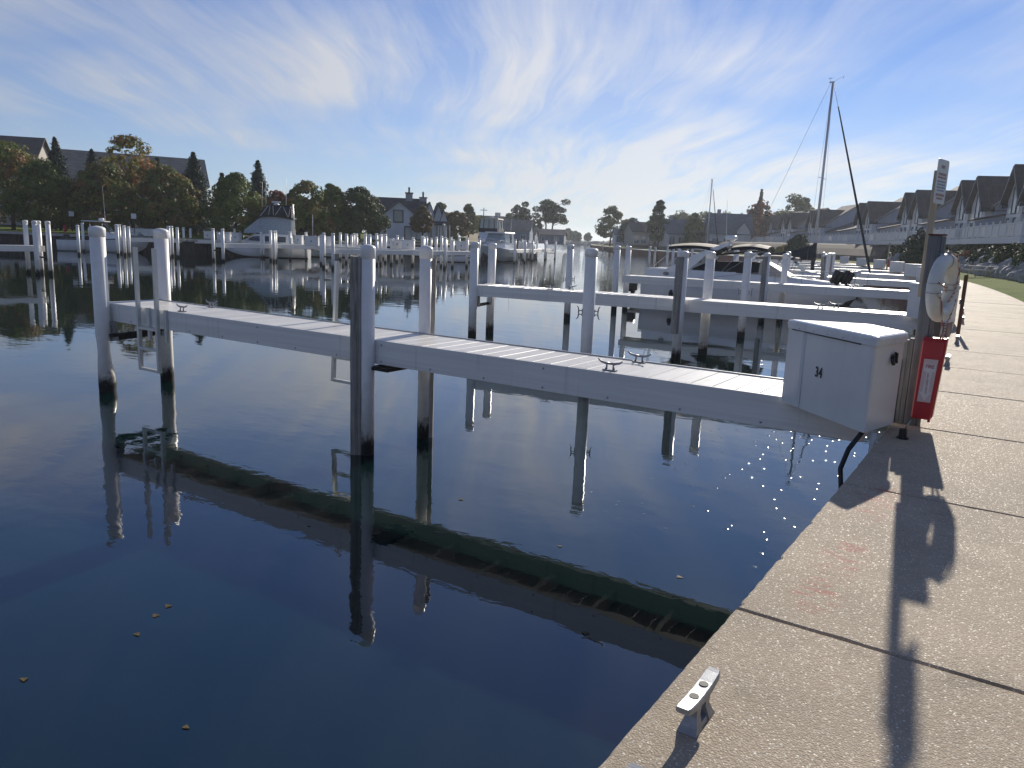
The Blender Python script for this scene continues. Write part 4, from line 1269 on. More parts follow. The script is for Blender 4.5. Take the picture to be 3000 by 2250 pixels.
# canvas tops
def bimini(x0, x1, z, hw, name, under):
    mb = MB(); NS = 7; rings = []
    for i in range(NS):
        u = i / (NS - 1); x = x0 + (x1 - x0) * u
        zz = z + 0.10 * math.sin(math.pi * u)
        rings.append([(x, -hw, zz - 0.20), (x, -hw * 0.92, zz - 0.05), (x, -hw * 0.5, zz + 0.05), (x, 0, zz + 0.08), (x, hw * 0.5, zz + 0.05), (x, hw * 0.92, zz - 0.05), (x, hw, zz - 0.20), (x, 0, zz - 0.03)])
    mb.loft(rings, 0, True, False)
    o = mb.build(name, MT['blackcanvas'], cr)
    tp = MB(); 
    tr = [[(p[0], p[1] * 1.002, p[2] + 0.004) for p in r[1:6]] for r in rings]
    for a, b_ in zip(tr[:-1], tr[1:]):
        for k in range(4): tp.quad(a[k], a[k + 1], b_[k + 1], b_[k])
    tp.build('canvas_top', MT['tan'], o)
    return o
bimini(-4.0, -1.5, 3.14, 1.35, 'bimini_top', None)
bimini(-0.85, 0.9, 3.20, 1.30, 'bimini_top', None)
MB().loft([[(-3.2, s_ * 1.36, 2.55) for s_ in (-1, 1)] + [(-3.2, 1.36, 2.6), (-3.2, -1.36, 2.6)], [(0.2, -1.34, 2.98), (0.2, 1.34, 2.98), (0.2, 1.34, 3.05), (0.2, -1.34, 3.05)]]).build('side_canvas', MT['blackcanvas'], cr)
for s in (-1, 1):
    MB().tube([(-0.4, s * 1.3, 2.95), (-1.2, s * 1.35, 1.95)], 0.018, 5).build('bimini_pole', MT['cable'], cr)
    MB().tube([(0.6, s * 1.25, 3.05), (-1.0, s * 1.35, 1.98)], 0.018, 5).build('bimini_pole', MT['cable'], cr)
    MB().tube([(-3.7, s * 1.33, 2.98), (-4.8, s * 1.35, 1.98)], 0.018, 5).build('bimini_pole', MT['cable'], cr)
# radar and lamps on the arch
rd = MB(); rd.lathe([(0.10, 0), (0.30, 0.03), (0.32, 0.10), (0.30, 0.19), (0.2, 0.24)], 18)
ro = rd.build('radar_dome', MT['gel'], cr, (-1.15, 0.15, 3.52))
MB().lathe([(0.05, 0), (0.05, 0.2)], 8).build('radar_stand', MT['gel'], cr, (-1.15, 0.15, 3.33))
MB().lathe([(0.02, 0), (0.10, 0.02), (0.10, 0.07), (0.04, 0.10)], 12).build('gps_dome', MT['gel'], cr, (-1.1, -0.35, 3.35))
MB().tube([(-1.6, 1.2, 3.2), (-1.75, 1.2, 5.6)], 0.014, 5, 0, True, [0.016, 0.006]).build('antenna', MT['white'], cr)
# bow rail and hatch
ps = [(1.4, -1.42, 2.05), (2.6, -1.15, 2.12), (3.8, -0.78, 2.16), (4.9, -0.35, 2.20), (5.45, 0, 2.22), (4.9, 0.35, 2.20), (3.8, 0.78, 2.16), (2.6, 1.15, 2.12), (1.4, 1.42, 2.05)]
rail(cr, [(-2.6, -1.56, 1.50)] + [(0.2, -1.55, 1.95)] + ps + [(0.2, 1.55, 1.95), (-2.6, 1.56, 1.50)], ps, lambda p: p[2] - 0.55, 0.014, 'bow_rail')
MB().lathe([(0.25, 0), (0.25, 0.04), (0.2, 0.06)], 14).build('deck_hatch', MT['gel'], cr, (2.9, 0.0, 1.74))
for s in (-1, 1):
    for x in (-0.1, 1.5):
        MB().lathe([(0.17, 0), (0.19, 0.02), (0.15, 0.03)], 14, 0, (0, 0, 0)).build('portlight', MT['glass'], cr, (x, s * (1.60 if x < 1 else 1.47), 1.12), (R(90) * s, 0, R(-8) * s if x > 1 else 0))
MB().lathe([(0.03, 0), (0.11, 0.04), (0.12, 0.22), (0.07, 0.36), (0.02, 0.40)], 12).build('fender', MT['navy'], cr, (-3.6, -1.72, 0.52))
# outboard on the platform
ob = MB(); ob.box(-0.28, 0.22, -0.2, 0.2, 0.55, 1.15, 0, 0.08); ob.box(-0.10, 0.10, -0.07, 0.07, -0.4, 0.56); ob.box(-0.3, 0.12, -0.1, 0.1, -0.25, -0.2)
ob.build('outboard_motor', MT['black'], cr, (-6.35, 0.55, 0.0))
# two black fender racks on the bow
for k, (x, y) in enumerate(((3.9, -0.72), (4.35, -0.58))):
    f = MB()
    for j in range(2):
        f.lathe([(0.03, 0), (0.13, 0.05), (0.14, 0.62), (0.05, 0.70)], 10, 0, (0.20 * j, 0.02 * j, 0))
    f.build('fender', MT['black'], cr, (x, y, 1.66), (0, R(22), 0))
# rods in holders at the stern
rodn = 0
for (x, y, dx, dy, L) in ((-5.05, 0.9, -0.55, 0.1, 3.0), (-4.95, 0.5, -0.75, 0.2, 3.1), (-4.9, -0.2, -0.85, -0.2, 2.8), (-4.7, -0.9, -0.30, -0.1, 2.6)):
    rodn += 1
    c_, s_ = math.cos(R(7.5)), math.sin(R(7.5))
    wp = (-12.1 + x * c_ - y * s_, 39.75 + x * s_ + y * c_, 1.5)
    rdm = MB(); rdm.tube([(0, 0, 0), (dx * 0.4, dy * 0.4, L * 0.45), (dx, dy, L)], 0.012, 5, 0, True, [0.020, 0.012, 0.006])
    rdm.tube([(-0.05, 0, 0.35), (-0.12, 0, 0.38), (-0.05, 0, 0.42)], 0.035, 6)
    o = rdm.build('fishing_rod', MT['steel_dark'], None, wp)
    tag(o, 'dark fishing rod in the canvas cruiser stern, ' + ['leftmost', 'second from left', 'third from left', 'rightmost'][rodn - 1], 'fishing rod', 'rods on the cruiser stern')

# --- sail boat
def sailboat(loc, rz, L, mast, label, cover=True, lo=False):
    e = empty('sail_boat', loc, rz, label, 'boat')
    hull(e, L, L * 0.31, 1.0, 1.35, MT['gel'], MT['navy'], MT['antifoul'], MT['gel'], bowp=0.6)
    cabin(e, 'coachroof', [(-0.15 * L, 1.0, 1.0, 1.5, 0.1), (0.05 * L, 1.0, 1.05, 1.55, 0.15), (0.24 * L, 0.6, 1.15, 1.40, 0.2), (0.30 * L, 0.4, 1.2, 1.25, 0.2)], MT['gel'])
    mx = L * 0.08
    MB().tube([(mx, 0, 1.2), (mx + 0.02, 0, mast)], 0.1, 10, 0, True, [0.11, 0.085]).build('mast', MT['mast'], e)
    hd = MB(); hd.box(mx - 0.25, mx + 0.15, -0.04, 0.04, mast, mast + 0.10); hd.tube([(mx + 0.1, 0, mast + 0.08), (mx + 0.45, 0.0, mast + 0.28), (mx + 0.75, 0, mast + 0.34)], 0.012, 4); hd.tube([(mx + 0.75, 0, mast + 0.25), (mx + 0.80, 0.0, mast + 0.45)], 0.02, 4); hd.tube([(mx - 0.2, 0, mast), (mx - 0.2, 0, mast + 0.35)], 0.01, 4); hd.box(mx - 0.35, mx - 0.05, -0.01, 0.01, mast + 0.33, mast + 0.37)
    hd.build('masthead', MT['mast'], e)
    for z in (mast * 0.55,):
        MB().bar((mx, -1.1, z), (mx, 1.1, z), 0.05, 0.03).build('spreader', MT['mast'], e)
    bz = 2.45
    MB().tube([(mx - 0.1, 0, bz), (mx - L * 0.42, 0, bz + 0.05)], 0.07, 8).build('boom', MT['mast'], e)
    if cover:
        sc = MB(); rings = []
        for i in range(9):
            u = i / 8; x = mx + 0.15 - u * L * 0.43
            hh = 0.95 * (1 - u) ** 2 + 0.30 + 0.05 * math.sin(u * 9); ww = 0.24 - 0.08 * u
            rings.append([(x, -ww * 0.6, bz - 0.14), (x, -ww, bz + 0.05), (x, -ww * 0.4, bz + hh * 0.8), (x, 0, bz + hh), (x, ww * 0.4, bz + hh * 0.8), (x, ww, bz + 0.05), (x, ww * 0.6, bz - 0.14)])
        sc.loft(rings, 0, True, True)
        sc.build('sail_cover', MT['navy'], e)
        MB().tube([(mx + 0.0, 0, 1.3), (mx, 0, bz + 1.3)], 0.16, 8).build('mast_boot', MT['navy'], e)
    st = MB()
    bow = L * 0.485
    st.tube([(bow, 0, 1.45), (mx + 0.1, 0, mast - 0.1)], 0.02, 5)
    st.build('forestay', MT['cable'], e)
    fu = MB()
    a, b_ = Vector((bow, 0, 1.6)), Vector((mx + 0.1, 0, mast - 0.1))
    pts = [a.lerp(b_, u) for u in (0.0, 0.03, 0.3, 0.6, 0.84, 0.88)]
    fu.tube(pts, 0.1, 8, 0, True, [0.04, 0.105, 0.09, 0.07, 0.05, 0.04])
    fu.build('furled_sail', MT['navy'], e)
    sh = MB()
    sh.tube([(-L * 0.48, 0, 1.1), (mx - 0.15, 0, mast)], 0.012, 4)
    for s in (-1, 1):
        sh.tube([(mx - 0.1, s * L * 0.14, 1.15), (mx, s * 1.1, mast * 0.55), (mx, 0, mast - 0.1)], 0.010, 4)
    sh.build('rigging', MT['cable'], e)
    rl_ = MB()
    pts = [(-L * 0.46, -1.0, 1.75), (0, -L * 0.145, 1.80), (L * 0.3, -L * 0.10, 1.95), (bow, 0, 2.05), (L * 0.3, L * 0.10, 1.95), (0, L * 0.145, 1.80), (-L * 0.46, 1.0, 1.75)]
    rl_.tube(pts, 0.012, 4)
    for p in pts: rl_.tube([(p[0], p[1], p[2] - 0.7), p], 0.012, 4)
    rl_.build('guard_rail', MT['cable'], e)
    return e
sailboat((-16.15, 66.6, 0), R(-3), 10.9, 16.1, 'sail boat with tall bare mast, navy sail cover and dark furled forestay')
p = spot(2088, 150)
sailboat((p[0] - 2, p[1], 0), R(-30), 9.0, 15.6, 'distant small sail boat mast among the right bank houses', cover=False)

# --- motor boats moored farther along the walkway
def runabout(loc, rz, L, label, hullm='gel', top='navy', canvas=True, group=None, z=1.0, stripe='navy'):
    e = empty('motor_boat', loc, rz, label, 'boat', group)
    B = L * 0.33
    hull(e, L, B, z * 0.85, z * 1.15, MT[hullm], MT[stripe], MT['antifoul'], MT['gel'])
    cabin(e, 'cabin', [(-L * 0.05, B * 0.40, z * 0.9, z * 1.25, 0.1), (L * 0.08, B * 0.40, z * 0.95, z * 1.55, 0.15), (L * 0.22, B * 0.3, z * 1.0, z * 1.40, 0.2), (L * 0.38, B * 0.15, z * 1.08, z * 1.15, 0.1)], MT['gel'])
    MB().loft([[(L * 0.06, -B * 0.38, z * 1.5), (L * 0.06, B * 0.38, z * 1.5), (L * 0.05, B * 0.38, z * 1.52), (L * 0.05, -B * 0.38, z * 1.52)], [(-L * 0.02, -B * 0.34, z * 2.05), (-L * 0.02, B * 0.34, z * 2.05), (-L * 0.03, B * 0.34, z * 2.07), (-L * 0.03, -B * 0.34, z * 2.07)]]).build('windscreen', MT['clearwin'], e)
    for x in (-L * 0.22, -L * 0.12):
        MB().box(x - 0.25, x + 0.25, -B * 0.22, B * 0.22, z * 0.85, z * 1.5, 0, 0.06).build('seat', MT['seat'], e)
    if canvas:
        cv = MB(); rings = []
        for i in range(6):
            u = i / 5; x = -L * 0.33 + L * 0.34 * u; zz = z * 2.25 + 0.12 * math.sin(u * math.pi)
            rings.append([(x, -B * 0.42, zz - 0.18), (x, -B * 0.25, zz), (x, 0, zz + 0.05), (x, B * 0.25, zz), (x, B * 0.42, zz - 0.18), (x, 0, zz - 0.02)])
        cv.loft(rings).build('canvas_top', MT[top], e)
        for s in (-1, 1):
            for x in (-L * 0.30, -L * 0.02):
                MB().tube([(x, s * B * 0.42, z * 2.1), (x * 0.6 - L * 0.05, s * B * 0.46, z * 0.9)], 0.02, 5).build('canvas_pole', MT['cable'], e)
    om = MB(); om.box(-0.30, 0.25, -0.22, 0.22, 0.65, 1.25, 0, 0.08); om.box(-0.12, 0.10, -0.08, 0.08, -0.4, 0.66)
    om.build('outboard_motor', MT['black'], e, (-L / 2 - 0.3, 0, 0))
    rail(e, [(L * 0.1, -B * 0.46, z * 1.45), (L * 0.32, -B * 0.3, z * 1.6), (L * 0.48, 0, z * 1.7), (L * 0.32, B * 0.3, z * 1.6), (L * 0.1, B * 0.46, z * 1.45)], [(L * 0.32, -B * 0.3, z * 1.6), (L * 0.32, B * 0.3, z * 1.6), (L * 0.48, 0, z * 1.7)], z * 1.05, 0.014, 'bow_rail')
    return e
runabout((-13.6, 55.0, 0), R(9), 8.2, 'white motor boat with small windscreen moored between cruiser and sail boat', z=1.15)
runabout((-21.5, 80.0, 0), R(14), 7.5, 'small white boat with dark canvas behind the sail boat stern', z=1.0, top='blackcanvas')
# ------------------------------------------------------------------ vegetation
def leaf_quads(cent, nrm, size, rng, aspect=0.75):
    """cent (n,3), nrm (n,3): one small bent leaf clump (two triangles) each"""
    n_ = len(cent)
    r = rng.normal(size=(n_, 3))
    nrm = nrm + 0.50 * r
    nrm /= np.linalg.norm(nrm, axis=1)[:, None] + 1e-9
    t1 = np.cross(nrm, rng.normal(size=(n_, 3)))
    t1 /= np.linalg.norm(t1, axis=1)[:, None] + 1e-9
    t2 = np.cross(nrm, t1)
    s = (size * rng.uniform(0.6, 1.3, n_))[:, None]
    a = cent + t1 * s; b = cent + t2 * s * aspect; c = cent - t1 * s; d = cent - t2 * s * aspect
    v = np.stack([a, b, c, d], 1).reshape(-1, 3)
    return v

def mesh_quads(name, v, mat, parent):
    me = bpy.data.meshes.new(name)
    n_ = len(v) // 4
    me.vertices.add(n_ * 4); me.vertices.foreach_set('co', v.astype(np.float32).ravel())
    me.loops.add(n_ * 4); me.loops.foreach_set('vertex_index', np.arange(n_ * 4, dtype=np.int32))
    me.polygons.add(n_)
    me.polygons.foreach_set('loop_start', np.arange(0, n_ * 4, 4, dtype=np.int32))
    me.polygons.foreach_set('loop_total', np.full(n_, 4, dtype=np.int32))
    me.materials.append(mat)
    me.update()
    return link_mesh(name, me, parent)

def limbs(e, h, rw, rng, n=7, tr=0.16, z0=0.3, lean=0.0):
    mb = MB()
    top = h * 0.72
    mb.tube([(0, 0, -0.3), (0.03, 0.02, h * 0.25), (lean * 0.5, 0.05, h * 0.5), (lean, 0, top)], tr, 8, 0, True, [tr * 1.35, tr, tr * 0.7, tr * 0.2])
    for k in range(n):
        a = rng.uniform(0, 6.28); zz = h * rng.uniform(0.22, 0.55)
        r = rw * rng.uniform(0.45, 0.8)
        mb.tube([(lean * zz / h, 0, zz), (math.cos(a) * r * 0.5, math.sin(a) * r * 0.5, zz + h * 0.12), (math.cos(a) * r, math.sin(a) * r, zz + h * rng.uniform(0.2, 0.32))], tr * 0.4, 5, 0, True, [tr * 0.45, tr * 0.28, tr * 0.08])
    mb.build('trunk', MT['bark'], e)

def broadleaf(loc, h, w, label, mat='maple', seed=0, clear=0.12, nleaf=5200, size=0.20, clump=0.30, shape=1.0, group=None, sparse=0.0, name='broadleaf_tree', depth=None, squash=1.0, nclump=64):
    rng = np.random.default_rng(seed)
    e = empty(name, loc, 0, label, 'tree', group)
    rw = w / 2; zc0 = h * clear
    limbs(e, h, rw, random.Random(seed), tr=0.016 * h + 0.03)
    # clump centres on a lumpy egg-shaped shell, with a few inside
    K = int(nclump * (1 - sparse * 0.55))
    u = rng.uniform(0, 1, K); th = rng.uniform(0, 2 * np.pi, K)
    zz = np.sort(u) ; rng.shuffle(zz)
    zz = np.clip(zz, 0.02, 0.99)
    prof = np.sin(np.pi * np.clip(zz, 0, 1) ** (0.62 * shape)) ** 0.62
    lump = 1 + 0.16 * np.sin(3 * th + seed) * np.cos(5 * zz * np.pi + seed * 1.7)
    shell = rng.uniform(0.60, 1.12, K) ** 0.6
    rad = rw * prof * shell * lump * (1 - clump * 0.42)
    C = np.stack([np.cos(th) * rad, np.sin(th) * rad * squash, zc0 + (h - zc0) * (0.06 + 0.88 * zz)], 1)
    cr_ = rw * clump * rng.uniform(0.45, 1.25, K)
    per = nleaf // K
    pts = []; nr = []
    for k in range(K):
        d = rng.normal(size=(per, 3)); d /= np.linalg.norm(d, axis=1)[:, None]
        rr = cr_[k] * rng.uniform(0.5, 1.05, per) ** 0.4
        p = C[k] + d * rr[:, None] * np.array([1, 1, 0.72])
        pts.append(p); nr.append(d + 0.5 * (C[k] - np.array([0, 0, h * 0.5])) / max(rw, 1))
    # loose inner mass so that the crown is not hollow
    m_ = int(nleaf * 0.10 * (1 - sparse))
    if m_ > 4:
        d = rng.normal(size=(m_, 3)); d /= np.linalg.norm(d, axis=1)[:, None]
        p = d * rng.uniform(0, 0.75, m_)[:, None] * np.array([rw * 0.85, rw * 0.85 * squash, (h - zc0) * 0.42]) + np.array([0, 0, zc0 + (h - zc0) * 0.48])
        pts.append(p); nr.append(d)
    v = leaf_quads(np.concatenate(pts), np.concatenate(nr), size, rng)
    mesh_quads('crown', v, MT[mat], e)
    return e

def spruce(loc, h, w, label, mat='spruce', seed=0, nleaf=4200, group=None, size=0.22, power=0.85, base=0.04, name='spruce_tree'):
    rng = np.random.default_rng(seed)
    e = empty(name, loc, 0, label, 'tree', group)
    MB().tube([(0, 0, -0.3), (0, 0, h * 0.5), (0, 0, h * 0.985)], 0.1, 7, 0, True, [0.018 * h, 0.010 * h, 0.01]).build('trunk', MT['bark'], e)
    pts, nr = [], []
    tiers = int(h * 3.2)
    per_b = max(6, int(nleaf / (tiers * 11)))
    for t_ in range(tiers):
        f = t_ / (tiers - 1)
        z = h * (base + (0.985 - base) * f)
        R0 = (w / 2) * (1 - f) ** power * rng.uniform(0.85, 1.12) + 0.06
        nb = 11 if f < 0.85 else 6
        a0 = rng.uniform(0, 6.28)
        for b in range(nb):
            a = a0 + b * 2 * np.pi / nb + rng.uniform(-0.25, 0.25)
            L = R0 * rng.uniform(0.70, 1.12)
            s = rng.uniform(0.12, 1.0, per_b) ** 0.75
            wob = rng.normal(size=(per_b, 3)) * np.array([0.13, 0.13, 0.13]) * (0.6 + L * 0.4)
            p = np.stack([np.cos(a) * L * s, np.sin(a) * L * s, z - 0.24 * L * s + 0.16 * L * s ** 2.5], 1) + wob
            pts.append(p); nr.append(np.tile([math.cos(a) * 0.4, math.sin(a) * 0.4, 0.9], (per_b, 1)))
    v = leaf_quads(np.concatenate(pts), np.concatenate(nr), size, rng, 0.42)
    mesh_quads('crown', v, MT[mat], e)
    return e

def shrub(loc, r, h, label, mat='shrub', seed=0, n=900, size=0.10, group='shrubs on the planted bank', name='shrub', sq=1.0, rz=0.0):
    rng = np.random.default_rng(seed)
    e = empty(name, loc, rz, label, 'shrub', group)
    d = rng.normal(size=(n, 3)); d[:, 2] = np.abs(d[:, 2]); d /= np.linalg.norm(d, axis=1)[:, None]
    lump = 1 + 0.18 * np.sin(4 * d[:, 0] + seed) * np.cos(5 * d[:, 1] - seed) + rng.uniform(-0.12, 0.05, n)
    p = d * lump[:, None] * np.array([r, r * sq, h])
    v = leaf_quads(p, d, size, rng)
    mesh_quads('foliage', v, MT[mat], e)
    MB().tube([(0, 0, -0.1), (0, 0, h * 0.6)], 0.05, 5).build('stem', MT['bark'], e)
    MB().lathe([(r * 0.75, -0.3), (r * 0.80, h * 0.3), (r * 0.62, h * 0.6), (0.05, h * 0.82)], 10).build('inner_foliage', MT[mat], e)
    return e

gl = 1.95
TREES = [
    # kind, px, dist, top height above ground, width, label, material, seed
    ('b', 40, 97, 10.6, 8.6, 'large dark maple at the left picture edge before the brown roof', 'maple', 1),
    ('b', 138, 93, 8.4, 6.4, 'leafy green maple, second from the left picture edge', 'maple_green', 2),
    ('b', 305, 95, 8.2, 6.8, 'brownish maple standing behind the white cuddy boat', 'maple', 3),
    ('b', 392, 101, 12.6, 5.6, 'tall yellowing tree with orange top before the pale long roof', 'locust', 4),
    ('b', 487, 96, 8.2, 6.8, 'spreading olive maple left of the big dark spruce', 'maple', 5),
    ('b', 692, 97, 7.8, 5.6, 'olive green maple between two dark spruces', 'maple_green', 6),
    ('b', 815, 104, 6.2, 4.0, 'small reddish brown maple behind the sport fishing boat', 'redleaf', 7),
    ('b', 898, 102, 7.6, 5.2, 'round dark maple right of the sport fishing boat', 'maple', 8),
    ('b', 972, 106, 7.7, 3.8, 'narrow olive maple between two round maples', 'maple_green', 9),
    ('b', 1052, 108, 7.4, 6.0, 'dense round dark maple beside the white gabled house', 'darktree', 10),
    ('s', 178, 106, 12.2, 5.4, 'blue green spruce between the two roofs at far left', 'spruce', 21),
    ('s', 282, 108, 11.0, 5.2, 'dark spruce below the pale long roof', 'spruce', 22),
    ('s', 470, 108, 10.2, 4.6, 'slim spruce right of the yellowing tree', 'spruce', 23),
    ('s', 575, 102, 10.6, 6.2, 'broad dark spruce, biggest of the spruces', 'spruce', 24),
    ('s', 655, 110, 8.6, 4.0, 'spruce top peeping behind the olive maple', 'spruce', 25),
    ('s', 760, 106, 10.2, 4.6, 'pointed spruce behind the sport fishing boat', 'spruce', 26),
]
for kind, px, dist, h, w, lab, mat, seed in TREES:
    loc = spot(px, dist, gl)
    if kind == 'b':
        broadleaf(loc, h, w * 1.28, lab, mat, seed, clear=0.05 if mat != 'locust' else 0.25, nleaf=12000 if mat != 'locust' else 5200, size=0.17, sparse=0.0, shape=1.0 if mat != 'locust' else 1.9, clump=0.25 if mat != 'locust' else 0.22, nclump=95)
    else:
        spruce(loc, h, w * 1.25, lab, mat, seed, nleaf=13000, size=0.19)
# trees farther off
FAR = [
    ('b', 1237, 118, 5.4, 3.6, 'thin brown ornamental tree before the white gabled house', 'brownleaf', 31, 0.7, 2),
    ('b', 1288, 178, 8.8, 5.0, 'wispy green tree right of the white gabled house', 'fartree', 32, 0.5, 2),
    ('b', 1328, 160, 6.2, 7.4, 'low brown spreading tree right of the white gabled house', 'brownleaf', 33, 0.2, 2),
    ('b', 1372, 200, 9.0, 5.2, 'green tree left of the flybridge yacht', 'fartree', 34, 0.1, 2.5),
    ('b', 1408, 230, 7.0, 5.0, 'pale low tree beside the flybridge yacht', 'fartree', 35, 0.1, 2.5),
    ('b', 1495, 300, 10.5, 10, 'dark tree mass behind the grey waterside houses', 'darktree', 36, 0.0, 2.5),
    ('s', 1578, 275, 8.0, 6.0, 'dark conical spruce under the twin umbrella pines', 'spruce', 38, 0, 2),
    ('b', 1787, 262, 13.2, 10.0, 'open crowned tree on the right bank of the channel mouth', 'fartree', 41, 0.35, 2.0),
    ('b', 1846, 235, 8.6, 7.0, 'dark leafy tree right of the open crowned bank tree', 'darktree', 42, 0.1, 2.0),
    ('b', 1926, 205, 13.0, 5.6, 'tall dark columnar tree on the right bank', 'darktree', 43, 0.0, 2.0),
    ('b', 1968, 225, 9.4, 5.5, 'green tree close right of the tall columnar tree', 'fartree', 44, 0.1, 2.2),
    ('b', 2028, 196, 9.2, 5.2, 'yellow green tree between the dark roofed houses', 'fartree', 45, 0.1, 2.2),
    ('b', 2218, 215, 12.4, 10.0, 'reddish brown autumn tree left of the townhouse row', 'redleaf', 46, 0.1, 3.5),
    ('s', 2216, 240, 17.5, 5.5, 'spruce tip rising above the reddish autumn tree', 'spruce', 47, 0, 3.5),
    ('b', 2068, 330, 14.2, 16, 'rounded green tree behind the dark roofed houses', 'fartree', 48, 0.1, 3.0),
    ('b', 2120, 340, 14.5, 14, 'pale green tree behind the slate roof', 'fartree', 49, 0.1, 3.0),
    ('b', 1990, 330, 13.5, 16, 'olive tree behind the dark roofed houses, leftmost', 'fartree', 50, 0.1, 3.0),
    ('b', 2165, 310, 13.0, 10, 'grey green tree left of the reddish autumn tree', 'fartree', 51, 0.1, 3.0),
    ('b', 2310, 250, 17.2, 14, 'yellow green tree crown above the far townhouse roofs', 'fartree', 52, 0.1, 3.0),
    ('b', 2345, 255, 17.0, 9, 'rounded tree crown right of the yellow green crown above the townhouses', 'fartree', 53, 0.1, 3.0),
    ('b', 1664, 520, 8.6, 7.0, 'small dark tree alone on the breakwater, leftmost', 'darktree', 54, 0.0, 2.4),
    ('b', 1686, 520, 7.0, 8.0, 'small umbrella shaped tree on the breakwater', 'darktree', 55, 0.1, 2.4),
    ('b', 1722, 520, 6.2, 5.5, 'small pale tree on the breakwater, right of the gap', 'fartree', 56, 0.4, 2.4),
]
for kind, px, dist, h, w, lab, mat, seed, sparse, g in FAR:
    loc = spot(px, dist, g)
    k = dist / 100.0
    if kind == 'b':
        broadleaf(loc, h, w, lab, mat, seed, clear=0.12 if h > 6 else 0.3, nleaf=3600 if h > 6 else 2200, size=0.13 + 0.10 * k, sparse=sparse, clump=0.30)
    else:
        spruce(loc, h, w, lab, mat, seed, nleaf=3000, size=0.14 + 0.10 * k)
# umbrella-crowned pines on the left spit: bare trunks carrying flat plates of foliage
def umbrella_pine(loc, h, w, label, seed, stems=1):
    rng = np.random.default_rng(seed); rq = random.Random(seed)
    e = empty('umbrella_pine', loc, 0, label, 'tree')
    mb = MB(); pts = []; nr = []
    for s in range(stems):
        x0 = (s - (stems - 1) / 2) * w * 0.22
        x1 = x0 + (s - (stems - 1) / 2) * w * 0.12
        mb.tube([(x0, 0, -0.3), (x0 * 1.1, 0.2, h * 0.4), (x1, 0, h * 0.9)], 0.3, 6, 0, True, [0.35, 0.26, 0.1])
        for k in range(17):
            a = rq.uniform(0, 6.28); r = w * rq.uniform(0.05, 0.42); z = h * rq.uniform(0.50, 0.97)
            c = np.array([x1 + math.cos(a) * r, math.sin(a) * r, z])
            mb.tube([(x1, 0, z - h * 0.10), tuple(c)], 0.08, 4, 0, True, [0.12, 0.05])
            m_ = 260
            d = rng.normal(size=(m_, 3)); d /= np.linalg.norm(d, axis=1)[:, None]
            pts.append(c + d * rng.uniform(0.3, 1, m_)[:, None] ** 0.5 * np.array([w * 0.16, w * 0.16, h * 0.075])); nr.append(np.tile([0, 0, 1.0], (m_, 1)))
    mb.build('trunk', MT['bark'], e)
    mesh_quads('crown', leaf_quads(np.concatenate(pts), np.concatenate(nr), 0.30, rng), MT['darktree'], e)
umbrella_pine(spot(1526, 262, 2), 13.0, 8.0, 'single umbrella pine behind the grey waterside houses', 61, 1)
umbrella_pine(spot(1606, 268, 2), 14.5, 11.0, 'twin stemmed umbrella pine at the tip of the left spit', 62, 2)
for px, dist, h, lab, sd in ((1541, 235, 6.6, 'narrow dark cypress beside the grey waterside house, left one', 63), (1550, 236, 6.2, 'narrow dark cypress beside the grey waterside house, middle one', 64), (1563, 234, 6.4, 'narrow dark cypress beside the grey waterside house, right one', 65)):
    spruce(spot(px, dist, 1.8), h, 2.2, lab, 'cedar', sd, 1400, size=0.30, power=0.45, name='cypress_tree')

# ------------------------------------------------------------------ houses
def gable_block(e, name, x0, x1, y0, y1, z0, ze, zr, wallm, roofm, axis='x', over=0.4, thick=0.18, wall=True):
    """walls with gable ends + two roof slabs; ridge runs along the axis"""
    mb = MB()
    if axis == 'x':
        ym = (y0 + y1) / 2
        if wall: mb.prism([(y0, z0), (y1, z0), (y1, ze), (ym, zr - 0.05), (y0, ze)], 'x', x0, x1)
        sl = (zr - ze) / (ym - y0)
        rf = MB()
        rf.prism([(y0 - over, ze - over * sl), (ym, zr), (ym, zr + thick), (y0 - over, ze - over * sl + thick)], 'x', x0 - over, x1 + over)
        rf.prism([(y1 + over, ze - over * sl), (ym, zr), (ym, zr + thick), (y1 + over, ze - over * sl + thick)], 'x', x0 - over, x1 + over)
    else:
        xm = (x0 + x1) / 2
        if wall: mb.prism([(x0, z0), (x1, z0), (x1, ze), (xm, zr - 0.05), (x0, ze)], 'y', y0, y1)
        sl = (zr - ze) / (xm - x0)
        rf = MB()
        rf.prism([(x0 - over, ze - over * sl), (xm, zr), (xm, zr + thick), (x0 - over, ze - over * sl + thick)], 'y', y0 - over, y1 + over)
        rf.prism([(x1 + over, ze - over * sl), (xm, zr), (xm, zr + thick), (x1 + over, ze - over * sl + thick)], 'y', y0 - over, y1 + over)
    if wall: mb.build(name, wallm, e)
    return rf.build('roof', roofm, e)

